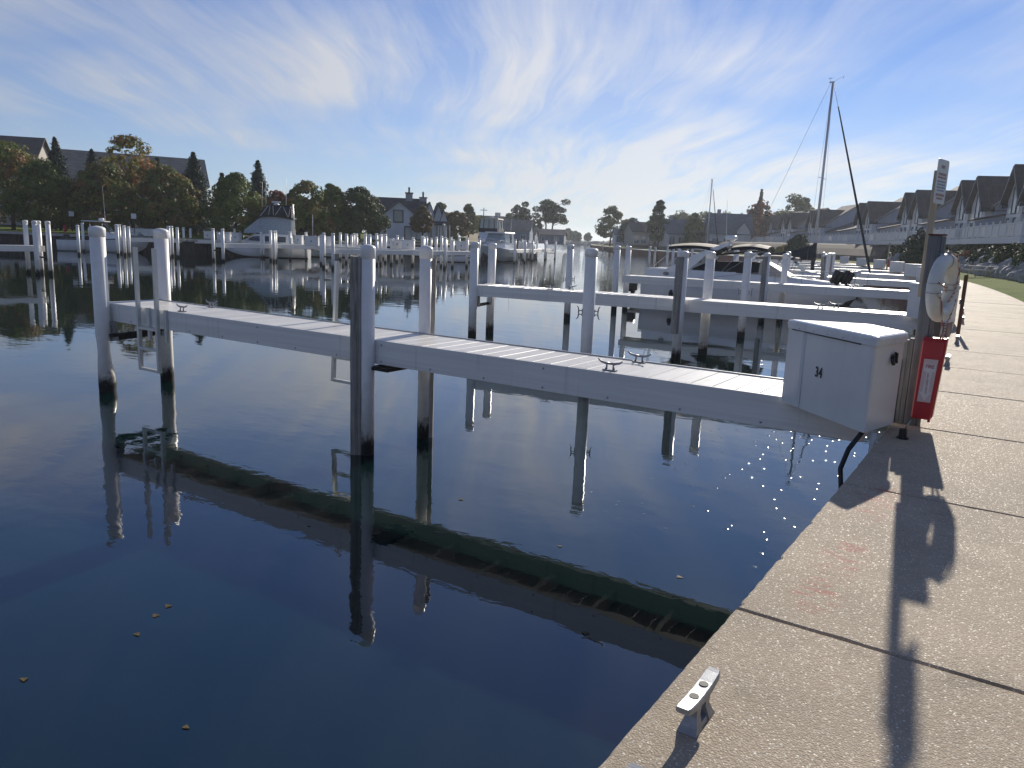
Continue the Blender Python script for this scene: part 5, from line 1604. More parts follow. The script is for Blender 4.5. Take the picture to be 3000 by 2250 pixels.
def window(e, x, y, z, w, h, face='y-', frame='trim_white', glass='housewin', bars=1, fw=0.10):
    """framed window on a wall; face tells which way it looks"""
    fm = MB(); t_ = 0.06
    def bx(mb, a0, a1, z0, z1, d0, d1):
        if face == 'y-': mb.box(x + a0, x + a1, y - d1, y - d0, z + z0, z + z1)
        elif face == 'x-': mb.box(x - d1, x - d0, y + a0, y + a1, z + z0, z + z1)
    bx(fm, -w / 2 - fw, w / 2 + fw, -fw, 0, -0.05, t_); bx(fm, -w / 2 - fw, w / 2 + fw, h, h + fw, -0.05, t_)
    bx(fm, -w / 2 - fw, -w / 2, 0, h, -0.05, t_); bx(fm, w / 2, w / 2 + fw, 0, h, -0.05, t_)
    for k in range(1, bars + 1):
        u = -w / 2 + w * k / (bars + 1); bx(fm, u - 0.03, u + 0.03, 0, h, -0.02, t_ - 0.01)
    o = fm.build('window', MT[frame], e)
    gm = MB(); bx(gm, -w / 2, w / 2, 0, h, -0.03, 0.015)
    gm.build('pane', MT[glass], o)
    return o

def face_to(loc, px_dir=None, ang=0.0):
    return ang

# --- townhouses along the walkway. local: +x away along the row, -y towards the water
def townhouse(loc, heading, span, label, near=True, nrail=True):
    # heading: direction of the row (degrees left of +Y)
    rz = R(90 + heading)
    e = empty('townhouse', (loc[0], loc[1], 0), rz, label, 'house', 'townhouses above the walkway')
    s = 1  # local +y points away to the left of travel = towards the water
    F = 4.9
    W0 = -2.9; W1 = 8.6
    wall, grey = MT['side_blue'], MT['side_grey']
    # main block behind: ridge along the row
    gable_block(e, 'wall', W0, W1, -13.0, 0.0, F - 1.5, 8.6, 13.0, wall, MT['roof_tan'], 'x', 0.45)
    # two front gables with the tall arched windows
    for u in (0.0, 5.6):
        gable_block(e, 'gable_wall', u - 2.35, u + 2.35, -5.0, 0.75, F - 1.0, 8.7, 11.75, grey, MT['roof_brown'], 'y', 0.55)
        # arched centre window and two flankers
        aw = MB()
        pts = [(u - 0.62, 7.35)] + [(u + 0.62, 7.35)] + [(u + 0.62 * math.cos(R(a)), 9.35 + 0.85 * math.sin(R(a))) for a in (0, 30, 60, 90, 120, 150, 180)]
        aw.prism(pts, 'y', 0.76, 0.80)
        wo_ = aw.build('arched_window', MT['palewin'], e)
        fr_ = MB()
        q = [(p[0], 0.82, p[1]) for p in pts] + [(pts[0][0], 0.82, pts[0][1])]
        for a, b_ in zip(q[:-1], q[1:]): fr_.bar(a, b_, 0.10, 0.10)
        fr_.build('frame', MT['trim_dark'], wo_)
        for du in (-1.25, 1.25):
            sw_ = MB().box(u + du - 0.26, u + du + 0.26, 0.76, 0.80, 7.4, 8.75).build('side_window', MT['palewin'], e)
        bb = MB()
        for sx in (-1, 1):
            bb.bar((u + sx * 2.85, 1.33, 8.05 + 0.12), (u, 1.33, 11.72), 0.06, 0.28)
        bb.build('barge_board', MT['trim_dark'], e)
        for sx in (-1, 1):
            MB().box(u + sx * 2.5 - 0.35, u + sx * 2.5 + 0.35, 0.78, 1.3, 7.95, 8.30).build('eave_return', MT['trim_dark'], e)
        # ground floor doors and windows
        for k, du in enumerate((-1.5, -0.5, 0.5, 1.5)):
            MB().box(u + du - 0.42, u + du + 0.42, 0.76, 0.81, F + 0.1, F + 2.05).build('glazed_door', MT['housewin'] if k % 2 else MT['palewin'], e)
        MB().box(u - 2.1, u + 2.1, 0.752, 0.785, F + 2.1, F + 2.35).build('door_head', MT['trim_white'], e)
    # lower wing towards the near neighbour with its long falling roof
    w1 = W0 - 0.02; w0 = w1 - (span - (W1 - W0)) + 0.4
    if w0 < w1 - 1.0:
        lw = MB(); lw.prism([(-11.0, F - 1.5), (-0.6, F - 1.5), (-0.6, 7.1), (-11.0, 11.2)], 'x', w0, w1)
        lw.build('wing_wall', wall, e)
        MB().prism([(-11.2, 11.25), (-0.1, 6.95), (-0.1, 7.2), (-11.2, 11.5)], 'x', w0 - 0.2, w1 - 0.005).build('wing_roof', MT['roof_brown'], e)
        MB().box(w0 + 0.8, w0 + 2.6, -3.2, -2.2, 8.15, 8.75).build('skylight', MT['roof_tan'], e)
        for k in range(2):
            MB().box(w0 + 1.2 + k * 1.6, w0 + 2.3 + k * 1.6, -0.61, -0.55, F + 0.2, F + 1.7).build('window', MT['housewin'], e)
    # wedge shaped privacy wall on the deck
    pv = MB(); pv.prism([(-0.5, F - 0.2), (3.6, F - 0.2), (3.6, 6.7), (0.6, 7.35), (-0.5, 7.35)], 'x', w0 + 0.05, w0 + 0.35)
    pv.build('privacy_wall', wall, e)
    MB().prism([(-0.5, 7.36), (0.65, 7.36), (3.75, 6.70), (3.75, 6.88), (0.65, 7.55), (-0.5, 7.55)], 'x', w0 - 0.15, w0 + 2.0).build('privacy_roof', MT['roof_brown'], e)
    # deck with white railing
    DX0, DX1, DY = w0 - 0.1, W1 - 0.6, 4.2
    MB().box(DX0, DX1, -0.5, DY, F - 0.55, F - 0.02).build('deck', MT['trim_white'], e)
    posts = list(np.arange(DX0 + 0.1, DX1, 2.05)) + [DX1 - 0.1]
    for x in posts:
        pm = MB(); pm.box(x - 0.07, x + 0.07, DY - 0.16, DY - 0.02, F - 0.02, F + 1.22); pm.lathe([(0.05, F + 1.22), (0.09, F + 1.28), (0.03, F + 1.37)], 6, 0, (x, DY - 0.09, 0))
        pm.build('railing_post', MT['trim_white'], e)
    rm = MB()
    rm.box(DX0, DX1, DY - 0.12, DY - 0.05, F + 1.03, F + 1.12); rm.box(DX0, DX1, DY - 0.12, DY - 0.05, F + 0.06, F + 0.14)
    for k, (a, b_) in enumerate(zip(posts[:-1], posts[1:])):
        if k % 4 == 1:
            for x in np.arange(a + 0.18, b_ - 0.1, 0.22): rm.box(x - 0.03, x + 0.03, DY - 0.10, DY - 0.07, F + 0.14, F + 1.03)
        else:
            rm.box(a + 0.10, b_ - 0.10, DY - 0.10, DY - 0.07, F + 0.16, F + 1.0)
    for y in np.arange(0.4, DY - 0.2, 0.24):
        rm.box(DX0 + 0.03, DX0 + 0.07, y - 0.03, y + 0.03, F + 0.06, F + 1.06)
    rm.box(DX0 + 0.02, DX0 + 0.08, 0.2, DY - 0.1, F + 1.06, F + 1.12)
    rm.build('railing', MT['trim_white'], e)
    MB().box(DX0 + 0.4, DX1 - 0.4, DY - 1.2, DY - 1.1, F - 2.2, F - 0.55).build('lattice_skirt', MT['side_grey'], e)
    return e
units = [((-0.3, 84.4), 17, 18.5, 'grey townhouse with twin gables at the right picture edge, first of the row'),
         ((-5.7, 101.9), 20, 18.3, 'grey twin gabled townhouse directly right of the sign post, second of the row'), ((-14.2, 122.7), 22, 22.3, 'grey twin gabled townhouse just left of the sign post'),
         ((-25.0, 149.6), 24, 28.0, 'grey twin gabled townhouse right of the tall mast'), ((-40.4, 180.0), 28, 34.0, 'small grey twin gabled townhouse left of the tall mast'),
         ((-50.6, 197.0), 31, 19.0, 'distant grey townhouse, third from the far end of the row'), ((-60.0, 214.0), 32, 18.0, 'distant grey townhouse, second from the far end of the row')]
for loc, hd, sp__, lab in units:
    townhouse(loc, hd, sp__, lab)
# white chairs and parasol on the near deck
def deck_chair(loc, rz, label):
    e = empty('garden_chair', loc, rz, label, 'chair', 'white chairs on the townhouse deck')
    MB().loft([[(-0.3, -0.25, 0.42), (0.3, -0.25, 0.42), (0.3, -0.25, 0.46), (-0.3, -0.25, 0.46)], [(-0.3, 0.3, 0.34), (0.3, 0.3, 0.34), (0.3, 0.3, 0.38), (-0.3, 0.3, 0.38)]]).build('seat', MT['white'], e)
    MB().loft([[(-0.3, 0.28, 0.36), (0.3, 0.28, 0.36), (0.3, 0.32, 0.36), (-0.3, 0.32, 0.36)], [(-0.22, 0.55, 1.05), (0.22, 0.55, 1.05), (0.22, 0.58, 1.05), (-0.22, 0.58, 1.05)]]).build('backrest', MT['white'], e)
    for sx in (-1, 1):
        MB().bar((sx * 0.32, -0.3, 0), (sx * 0.32, -0.28, 0.6), 0.06, 0.06).build('leg', MT['white'], e)
        MB().bar((sx * 0.32, 0.45, 0), (sx * 0.32, 0.3, 0.6), 0.06, 0.06).build('leg', MT['white'], e)
        MB().box(sx * 0.32 - 0.05, sx * 0.32 + 0.05, -0.35, 0.4, 0.6, 0.63).build('armrest', MT['white'], e)
c_, s_ = math.cos(R(107)), math.sin(R(107))
for k, (u, v) in enumerate(((2.2, 2.6), (4.4, 2.8), (-3.0, 2.6))):
    deck_chair((-0.3 + u * c_ - v * s_, 84.4 + u * s_ + v * c_, 4.89), R(107 + 150 + k * 30), ['white garden chair on the deck at the right picture edge, left one', 'white garden chair on the deck at the right picture edge, farther one', 'white garden chair on the deck at the right picture edge, nearest one'][k])

# --- planted bank: boulders along its foot, shrubs above
rw_ = empty('boulder_wall', (0, 0, 0), 0, 'row of grey boulders along the foot of the planted bank', 'wall')
rk = random.Random(5)
rock_meshes = []
for k in range(7):
    mb = MB(); rings = []
    rg = random.Random(k + 40)
    NS, NZ = 10, 6
    k1, k2 = rg.uniform(0, 6), rg.uniform(0, 6)
    for j in range(NZ):
        f = j / (NZ - 1); ph = -0.6 + (math.pi / 2 + 0.6) * f
        rr = 0.66 * max(math.cos(ph), 0.10); zz = 0.25 + 0.62 * math.sin(ph)
        rings.append([(rr * (1 + 0.16 * math.sin(2 * a_ + k1) + 0.10 * math.sin(3 * a_ + k2 + f * 2) + rg.uniform(-0.05, 0.05)) * math.cos(a_), rr * 0.85 * (1 + 0.14 * math.sin(2 * a_ + k2) + rg.uniform(-0.05, 0.05)) * math.sin(a_), zz + rg.uniform(-0.05, 0.05)) for a_ in [2 * math.pi * i / NS for i in range(NS)]])
    mb.loft(rings)
    o = mb.build('boulder', MT['rock'], rw_)
    rock_meshes.append(o.data); bpy.data.objects.remove(o)
def bank_pt(y, dist, z):
    d = edge_dir(y); nrm = Vector((d.y, -d.x)); p = Vector((edge_x(y), y)) + nrm * dist
    return (p.x, p.y, z)
y = 30.0
while y < 112:
    for tier, (dd, zz) in enumerate(((5.35, 1.80), (6.1, 2.35))):
        p = bank_pt(y + rk.uniform(-0.2, 0.2) + tier * 0.5, dd + rk.uniform(-0.15, 0.15), zz)
        o = link_mesh('boulder', rk.choice(rock_meshes), rw_, p, (rk.uniform(-0.2, 0.2), rk.uniform(-0.2, 0.2), rk.uniform(0, 6.28)))
        s = rk.uniform(0.75, 1.15); o.scale = (s, s, s * rk.uniform(0.8, 1.1))
    y += rk.uniform(1.0, 1.4)
# shrubs
rk = random.Random(9)
ORD = ['first', 'second', 'third', 'fourth', 'fifth', 'sixth', 'seventh', 'eighth', 'ninth', 'tenth', 'eleventh', 'twelfth', 'thirteenth', 'fourteenth', 'fifteenth', 'sixteenth', 'seventeenth', 'eighteenth', 'nineteenth', 'twentieth', 'twenty first', 'twenty second', 'twenty three', 'twenty four', 'twenty five', 'twenty six', 'twenty seven', 'twenty eight', 'twenty nine', 'thirty', 'thirty one', 'thirty two', 'thirty three', 'thirty four', 'thirty five', 'thirty six', 'thirty seven', 'thirty eight', 'thirty nine', 'forty']
ORDN = {}
places = ['along the bank foot', 'half way up the bank', 'under the townhouse decks']
cnt = 0
y = 34.0
while y < 118:
    for (dd, zz, r, h) in ((7.0, 2.7, 1.25, 1.15), (8.6, 3.5, 1.2, 1.0), (10.4, 3.9, 1.2, 0.7)):
        if rk.random() < (0.12 if dd < 8 else 0.35): continue
        p = bank_pt(y + rk.uniform(-0.7, 0.7), dd + rk.uniform(-0.4, 0.4), zz)
        rr = r * rk.uniform(0.75, 1.25)
        mt_ = 'redleaf' if rk.random() < 0.12 else ('cedar' if rk.random() < 0.2 else 'shrub')
        lab = {7.0: 'low rounded shrub just above the boulders', 8.6: 'rounded shrub half way up the planted bank', 10.4: 'low shrub under the townhouse decks'}[dd]
        if mt_ == 'redleaf': lab = {7.0: 'reddish brown shrub just above the boulders', 8.6: 'reddish brown shrub half way up the planted bank', 10.4: 'reddish brown shrub under the townhouse decks'}[dd]
        if mt_ == 'cedar': lab = {7.0: 'very dark green shrub just above the boulders', 8.6: 'very dark green shrub half way up the planted bank', 10.4: 'very dark green shrub under the townhouse decks'}[dd]
        lab = lab + ', ' + ORD[ORDN.setdefault(lab, 0) % len(ORD)] + ' from the right'; ORDN[lab.rsplit(', ', 1)[0]] += 1
        shrub(p, rr, h * rk.uniform(0.8, 1.2), lab, mt_, cnt, n=1500, size=0.11); cnt += 1
    y += rk.uniform(2.0, 2.6)
p = spot(2683, 74, 1.8)
shrub(p, 1.45, 3.3, 'tall dark cedar hedge left of the grey post below the decks', 'cedar', 300, 3600, 0.13, group=None, name='cedar_hedge', sq=0.9)
p = spot(2335, 116, 2.4)
shrub(p, 1.7, 2.8, 'round dark yew left of the tall mast below the decks', 'cedar', 301, 2600, 0.16, group=None, name='round_yew')
p = spot(2290, 119, 2.2)
shrub(p, 1.1, 1.4, 'pale yellow shrub left of the round yew', 'yellowshrub', 302, 1200, 0.13, group=None, name='yellow_shrub')
# picnic table on the lawn
pt = empty('picnic_table', (*bank_pt(64.0, 4.1, 0)[:2], 1.78), R(25), 'pale picnic table with benches on the lawn before the boulders', 'table')
MB().box(-0.9, 0.9, -0.38, 0.38, 0.70, 0.75).build('table_top', MT['concrete'], pt)
for sy in (-1, 1):
    MB().box(-0.9, 0.9, sy * 0.75 - 0.14, sy * 0.75 + 0.14, 0.42, 0.47).build('bench', MT['concrete'], pt)
for sx in (-1, 1):
    for sy in (-1, 1):
        MB().bar((sx * 0.6, sy * 0.15, 0.70), (sx * 0.6, sy * 0.70, 0.0), 0.06, 0.09).build('leg', MT['concrete'], pt)
    MB().bar((sx * 0.62, -0.85, 0.40), (sx * 0.62, 0.85, 0.40), 0.05, 0.09).build('cross_bar', MT['concrete'], pt)
# ------------------------------------------------------------------ left side: houses
# local frames: +x to the right as seen from the camera, +y away from it
VIEW = R(YAW)
def far_house(name, px, dist, z, label, rz=0.0, cat='house'):
    p = spot(px, dist, z)
    return empty(name, p, VIEW + rz, label, cat)
# long condominium roofs behind the trees at far left
h1 = far_house('apartment_house', -60, 128, 2.2, 'apartment house with big brown roof at the left picture edge', R(14))
gable_block(h1, 'wall', -9, 10.0, -6, 7, 0, 9.0, 14.2, MT['side_tan'], MT['roof_brown'], 'x', 0.6)
for k in range(5):
    for r_ in range(2):
        window(h1, -6.5 + k * 3.6, -6.0, 1.2 + r_ * 3.4, 1.3, 1.6)
h2 = far_house('apartment_house', 385, 136, 2.2, 'long pale apartment house with grey brown roof behind the trees', R(28))
gable_block(h2, 'wall', -10.0, 12.0, -6.0, 6.0, 0, 8.0, 12.6, MT['side_tan'], MT['roof_tan'], 'x', 0.5)
for k in range(6):
    for r_ in range(2):
        window(h2, -8.6 + k * 3.6, -6.0, 1.2 + r_ * 3.4, 1.3, 1.6)
bb = MB()
bb.bar((-10.55, -6.6, 7.5), (-10.55, 0, 12.75), 0.08, 0.35); bb.bar((-10.55, 6.6, 7.5), (-10.55, 0, 12.75), 0.08, 0.35)
bb.build('barge_board', MT['trim_white'], h2)
# white house with dark trim
h3 = far_house('white_house', 1168, 133, 2.1, 'white gabled house with dark roof and dark framed windows', R(10))
gable_block(h3, 'wall', -4.4, 4.4, -4.0, 4.0, 0, 2.9, 6.4, MT['side_white'], MT['roof_dark'], 'y', 0.45)
gable_block(h3, 'wing_wall', -5.4, 4.6, 2.0, 10.0, 0, 3.8, 7.2, MT['side_white'], MT['roof_dark'], 'x', 0.4)
bm_ = MB()
for sx in (-1, 1): bm_.bar((sx * 4.85, -4.48, 2.55), (0, -4.48, 6.48), 0.08, 0.30)
bm_.build('barge_board', MT['trim_dark'], h3)
window(h3, -0.2, -4.0, 3.1, 1.3, 1.7, 'y-', 'trim_dark', 'housewin', 0, 0.22)
window(h3, 2.4, -4.0, 0.3, 2.8, 1.9, 'y-', 'trim_dark', 'clearwin', 2, 0.22)
for k, (x, zt, w) in enumerate(((5.3, 6.2, 2.4), (6.8, 5.8, 1.8), (7.7, 5.0, 1.2))):
    gable_block(h3, 'front_gable_wall', x - w / 2, x + w / 2, 1.0 - k * 0.4, 9.0, 0, 3.6, zt + 0.4, MT['side_white'], MT['roof_dark'], 'y', 0.3)
    window(h3, x, 1.0 - k * 0.4, 3.5, w * 0.30, 1.1, 'y-', 'trim_white', 'palewin', 0)
    window(h3, x, 1.0 - k * 0.4, 0.6, w * 0.5, 2.2, 'y-', 'trim_white', 'clearwin', 1)
MB().prism([(-0.8, 2.8), (0.0, 3.3), (0.0, 3.5), (-0.8, 3.0)], 'x', 4.6, 8.4).build('porch_roof', MT['roof_dark'], h3)
for k in range(5):
    MB().box(4.8 + k * 0.98 - 0.09, 4.8 + k * 0.98 + 0.09, -0.7, -0.52, 0, 2.84).build('porch_column', MT['trim_white'], h3)
for (x, zt) in ((1.9, 8.2), (4.4, 7.5)):
    ch = MB().box(x - 0.6, x + 0.6, 5.4, 6.6, 5.5, zt).build('chimney', MT['brick'], h3)
    MB().box(x - 0.72, x + 0.72, 5.3, 6.7, zt, zt + 0.18).build('chimney_cap', MT['roof_dark'], h3)
    MB().lathe([(0.16, zt + 0.18), (0.16, zt + 0.9), (0.24, zt + 0.95), (0.02, zt + 1.2)], 8, 0, (x, 6.1, 0)).build('flue', MT['trim_dark'], h3)
# dark shed and fences between the maples
for px, dist, w, h, lab, mat in ((905, 118, 8.0, 2.6, 'low dark shed under the round maples', 'side_far'), (985, 122, 6.5, 2.3, 'grey fence screen under the round maples', 'side_far')):
    o = far_house('garden_shed', px, dist, 2.0, lab)
    gable_block(o, 'wall', -w / 2, w / 2, -1.5, 1.5, 0, h, h + 0.9, MT[mat], MT['roof_dark'], 'x', 0.25)
# a dark parked van by the lawn
vn = far_house('parked_van', 862, 103, 1.95, 'dark parked van under the trees behind the fishing boat', 0, 'van')
MB().loft([[(-2.3, -0.9, 0.35), (2.3, -0.9, 0.35), (2.3, 0.9, 0.35), (-2.3, 0.9, 0.35)], [(-2.35, -0.92, 1.0), (2.35, -0.92, 1.0), (2.35, 0.92, 1.0), (-2.35, 0.92, 1.0)], [(-2.25, -0.85, 1.15), (1.5, -0.85, 1.2), (1.5, 0.85, 1.2), (-2.25, 0.85, 1.15)], [(-2.0, -0.75, 1.95), (0.9, -0.75, 1.95), (0.9, 0.75, 1.95), (-2.0, 0.75, 1.95)]]).build('body', MT['black'], vn)
for x in (-1.5, 1.5):
    for y in (-0.9, 0.9):
        MB().lathe([(0.34, -0.1), (0.34, 0.1)], 14, 0, (0, 0, 0), False).build('wheel', MT['rubber'], vn, (x, y, 0.34), (R(90), 0, 0))
# grey waterside houses on the left spit
for px, dist, w, d_, h, rh, lab in ((1500, 222, 11, 8, 3.6, 6.4, 'blue grey waterside house left of the dark cypresses'), (1527, 232, 9, 8, 2.6, 4.6, 'low pale roofed house among the dark cypresses'), (1590, 245, 14, 8, 2.8, 4.4, 'low blue grey house right of the dark cypresses')):
    o = far_house('waterside_house', px, dist, 1.9, lab, R(-8))
    gable_block(o, 'wall', -w / 2, w / 2, -d_ / 2, d_ / 2, 0, h, rh, MT['side_far'], MT['roof_tan'], 'x', 0.4)
    for k in range(3):
        window(o, -w / 2 + w * (k + 0.5) / 3, -d_ / 2, 0.8, 1.4, 1.4)
fb_ = far_house('flat_building', 1440, 420, 3.0, 'far flat roofed blue grey building behind the flybridge yacht', 0, 'building')
MB().box(-13, 16, -5, 5, 0, 11.0).build('wall', MT['side_far'], fb_)
MB().box(-13.4, 16.4, -5.4, 5.4, 11.0, 11.5).build('roof', MT['roof_blue'], fb_)
for k in range(8):
    window(fb_, -11.5 + k * 3.7, -5, 7.0, 1.8, 1.8)
MB().box(1.5, 4.5, -2, 2, 11.5, 13.4).build('roof_house', MT['brick'], fb_)
# dark roofed houses on the right bank
for px, dist, w, d_, h, rh, rz, lab, wm, rm in ((1985, 205, 9, 9, 3.6, 7.0, 8, 'dark slate roofed house right of the columnar tree', 'side_grey', 'roof_blue'), (2070, 205, 11, 9, 3.6, 7.2, 0, 'dark roofed house behind the small sail boat mast', 'side_grey', 'roof_blue'),
                                          (2128, 196, 10, 9, 4.0, 8.6, -6, 'steep slate roofed house left of the reddish autumn tree', 'side_grey', 'roof_blue'), (1835, 240, 8, 7, 3.0, 4.6, 0, 'small white porch house on the right bank among trees', 'side_white', 'roof_blue'), (1878, 226, 8, 8, 4.0, 6.5, 10, 'brown gabled house in the trees left of the columnar tree', 'side_tan', 'roof_brown')):
    o = far_house('bank_house', px, dist, 2.6, lab, R(rz))
    gable_block(o, 'wall', -w / 2, w / 2, -d_ / 2, d_ / 2, 0, h, rh, MT[wm], MT[rm], 'x', 0.5)
    gable_block(o, 'dormer_wall', w * 0.15, w * 0.45, -d_ / 2 - 0.4, 0, 0, h + 0.6, h + 2.6, MT[wm], MT[rm], 'y', 0.3)
    MB().box(-w * 0.3, -w * 0.22, -0.5, 0.5, h, rh + 1.1).build('chimney', MT['brick'], o)
    for k in range(3):
        window(o, -w / 2 + w * (k + 0.5) / 3.6, -d_ / 2, 0.6, 1.5, 1.9)
# power pole and lamp
pp = far_house('power_pole', 1415, 360, 3.0, 'far power pole with cross arm above the bank', 0, 'pole')
MB().tube([(0, 0, 0), (0, 0, 13.5)], 0.2, 6).build('pole', MT['bark'], pp)
MB().box(-1.6, 1.6, -0.1, 0.1, 12.3, 12.6).build('cross_arm', MT['bark'], pp)
lp_ = far_house('globe_lamp', 1299, 126, 2.0, 'white globe lamp post beside the white gabled house', 0, 'lamp')
MB().tube([(0, 0, 0), (0, 0, 2.6)], 0.05, 6).build('post', MT['trim_dark'], lp_)
MB().lathe([(0.02, 2.6), (0.22, 2.72), (0.26, 2.86), (0.2, 3.02), (0.03, 3.1)], 12).build('globe', MT['white'], lp_)
hd_ = far_house('fire_hydrant', 191, 89, 1.95, 'small red hydrant on the lawn edge at far left', 0, 'hydrant')
MB().lathe([(0.16, 0), (0.16, 0.1), (0.11, 0.12), (0.11, 0.55), (0.15, 0.58), (0.12, 0.72), (0.03, 0.8)], 10).build('barrel', MT['red'], hd_)
MB().lathe([(0.06, -0.22), (0.06, 0.22)], 8).build('outlet', MT['red'], hd_, (0, 0, 0.45), (0, R(90), 0))
for i, (px, dist) in enumerate(((213, 92), (395, 92))):
    o = far_house('lawn_sign', px, dist, 1.95, ['small white notice on a post, on the lawn behind the cuddy boat', 'small white notice on a post under the olive maple'][i], 0, 'sign')
    MB().tube([(0, 0, 0), (0, 0, 2.6)], 0.05, 5).build('post', MT['bark'], o)
    MB().box(-0.3, 0.3, -0.07, -0.05, 1.8, 2.4).build('board', MT['white'], o)

# ------------------------------------------------------------------ left side: piers
def far_piling(e, x, y, h=3.05, tall=0):
    return add_piling(e, x, y, h + tall, 0.14, nseg=10)
def far_finger(outer, root, label, pil_in=(0.45,), W=1.1, second=True, end_cross=True):
    e, L = finger(root, outer, W, label, planks=False, depth=0.40)
    for s in (-1, 1):
        far_piling(e, L + 0.1, s * 0.75)
        for f in pil_in:
            far_piling(e, L * f + 0.25 * s, s * 0.72, 3.05)
    if end_cross:
        MB().box(L + 0.05, L + 0.15, -0.65, 0.65, 0.95, 1.06).build('cross_beam', MT['steel_dark'], e)
    return e
P = lambda px, dist: spot(px, dist, 0)[:2]
# lone pier end at the left picture edge
e, L = finger(P(-420, 40), P(128, 46.5), 1.1, 'pier end with tall white pilings at the left picture edge', planks=False)
for s in (-1, 1):
    far_piling(e, L + 0.15, s * 0.78, 3.15); far_piling(e, L - 0.55, s * 0.78, 3.15)
MB().box(L - 0.1, L + 0.0, -0.65, 0.65, 0.95, 1.05).build('cross_beam', MT['steel_dark'], e)
# fingers off the far main pier
far_finger(P(352, 82), P(632, 88), 'far finger pier behind the two left pilings, nearest the sheet pile wall', (0.5,))
far_finger(P(643, 72.5), P(930, 82), 'far finger pier in front of the sport fishing boat', (0.48,))
far_finger(P(965, 67), P(1200, 73), 'far finger pier behind the fender board piling', (0.55,))
far_finger(P(1383, 81), P(1245, 74), 'short far finger pier with its end left of the second pier pilings', (0.3,))
far_finger(P(1612, 128), P(1502, 104), 'sunlit far finger pier right of the hardtop cruiser', (0.35, 0.7))
far_finger(P(1330, 98), P(1180, 92), 'far finger pier in front of the white gabled house', (0.4,))
far_finger(P(700, 96), P(860, 95), 'far finger pier behind the sport fishing boat', (0.5,))
far_finger(P(1120, 96), P(960, 94), 'far finger pier in front of the dark garden shed', (0.5,))
# the main pier they hang on
e, L = finger(P(636, 90), P(1250, 76), 2.2, 'broad far main pier carrying the dock boxes', planks=False, depth=0.5)
for k in range(8):
    for s in (-1, 1):
        if (k + s) % 3: far_piling(e, 1.0 + k * L / 7.6, s * 1.2, 3.0 if k % 2 else 2.6)
# extra mooring pilings standing in the far slips
rmq = random.Random(21)
mp_ = [(232, 74), (246, 83), (347, 76), (367, 77), (380, 79), (497, 75), (506, 79), (522, 77), (540, 90), (560, 92), (803, 76), (766, 85), (790, 87), (941, 74), (997, 88), (1016, 90), (1030, 92), (1045, 95), (1103, 84), (1115, 79), (1129, 84), (1163, 88), (1178, 92), (1209, 79), (1241, 84), (1262, 98), (1292, 80), (1306, 84), (1325, 78), (1507, 99), (1537, 103), (1548, 118), (1560, 121), (1520, 130), (1528, 128),
       (1735 + 100, 185), (1900, 96), (1916, 97), (1952, 92), (1968, 90), (1984, 100), (2010, 110), (2024, 104), (1990, 120), (2205, 70), (2195, 110)]
FARP = MB().lathe([(0.14, -1), (0.14, 2.9)], 10)
base_p = empty('mooring_piling', (0, 0, 0), 0, 'x', 'piling', 'far mooring pilings')
add_piling(base_p, 0, 0, 3.05, 0.14, nseg=10)
side = lambda px: ('left of the two near left pilings' if px < 300 else 'between the two near left pilings and the fishing boat' if px < 640 else 'around the white sport fishing boat' if px < 900 else 'around the near fender board piling' if px < 1135 else 'in front of the white gabled house' if px < 1340 else 'beside the hardtop cruiser' if px < 1600 else 'off the right bank beyond the cruiser')
ordc = {}
for i, (px, dist) in enumerate(sorted(mp_)):
    c_ = base_p if i == 0 else copy_tree(base_p)
    x, y = P(px, dist)
    c_.location = (x, y, rmq.uniform(-0.25, 0.12))
    k_ = ordc.get(side(px), 0); ordc[side(px)] = k_ + 1
    c_['label'] = 'white mooring piling ' + side(px) + ', ' + ORD[k_] + ' from left'
# boxes on the far main pier
def far_box(px, dist, label, w=1.5, h=0.85, rz=0.0, z=DECK):
    p = spot(px, dist, z)
    e = empty('dock_box', p, VIEW + rz, label, 'dock box', 'far dock boxes')
    MB().box(-w / 2, w / 2, -0.4, 0.4, 0, h, 0, 0.03).build('body', MT['box_white'], e)
    MB().box(-w / 2 - 0.05, w / 2 + 0.05, -0.45, 0.45, h, h + 0.10, 0, 0.03).build('lid', MT['lid_white'], e)
    MB().box(-0.05, 0.05, -0.425, -0.40, h * 0.45, h * 0.6).build('latch', MT['steel_dark'], e)
fbx = [(915, 77, 'broad white far dock box with a dark latch beside the flagged boat', 1.35), (876, 83, 'narrow white far dock box left of the broad one', 0.8), (958, 84, 'pale far dock box right of the broad one', 1.1), (612, 92, 'small white far dock box left of the fishing boat', 0.9), (658, 88, 'white far dock box directly left of the fishing boat', 1.5), (693, 86, 'white far dock box touching the fishing boat bow', 0.9),
       (1165, 80, 'far dock box in front of the white house, left of a pair', 1.0), (1196, 79, 'far dock box in front of the white house, right of a pair', 1.3), (1143, 92, 'far dock box on the lawn side below the white house', 0.8), (1352, 88, 'pale blue grey far dock box left of the hardtop cruiser', 1.2), (1538, 118, 'far dock box on the sunlit pier, left of a pair', 1.6), (1549, 116, 'far dock box on the sunlit pier, right of a pair', 0.9), (415, 93, 'long white far dock box by the sheet pile wall', 4.2)]
for px, dist, lab, w in fbx:
    far_box(px, dist, lab, w)

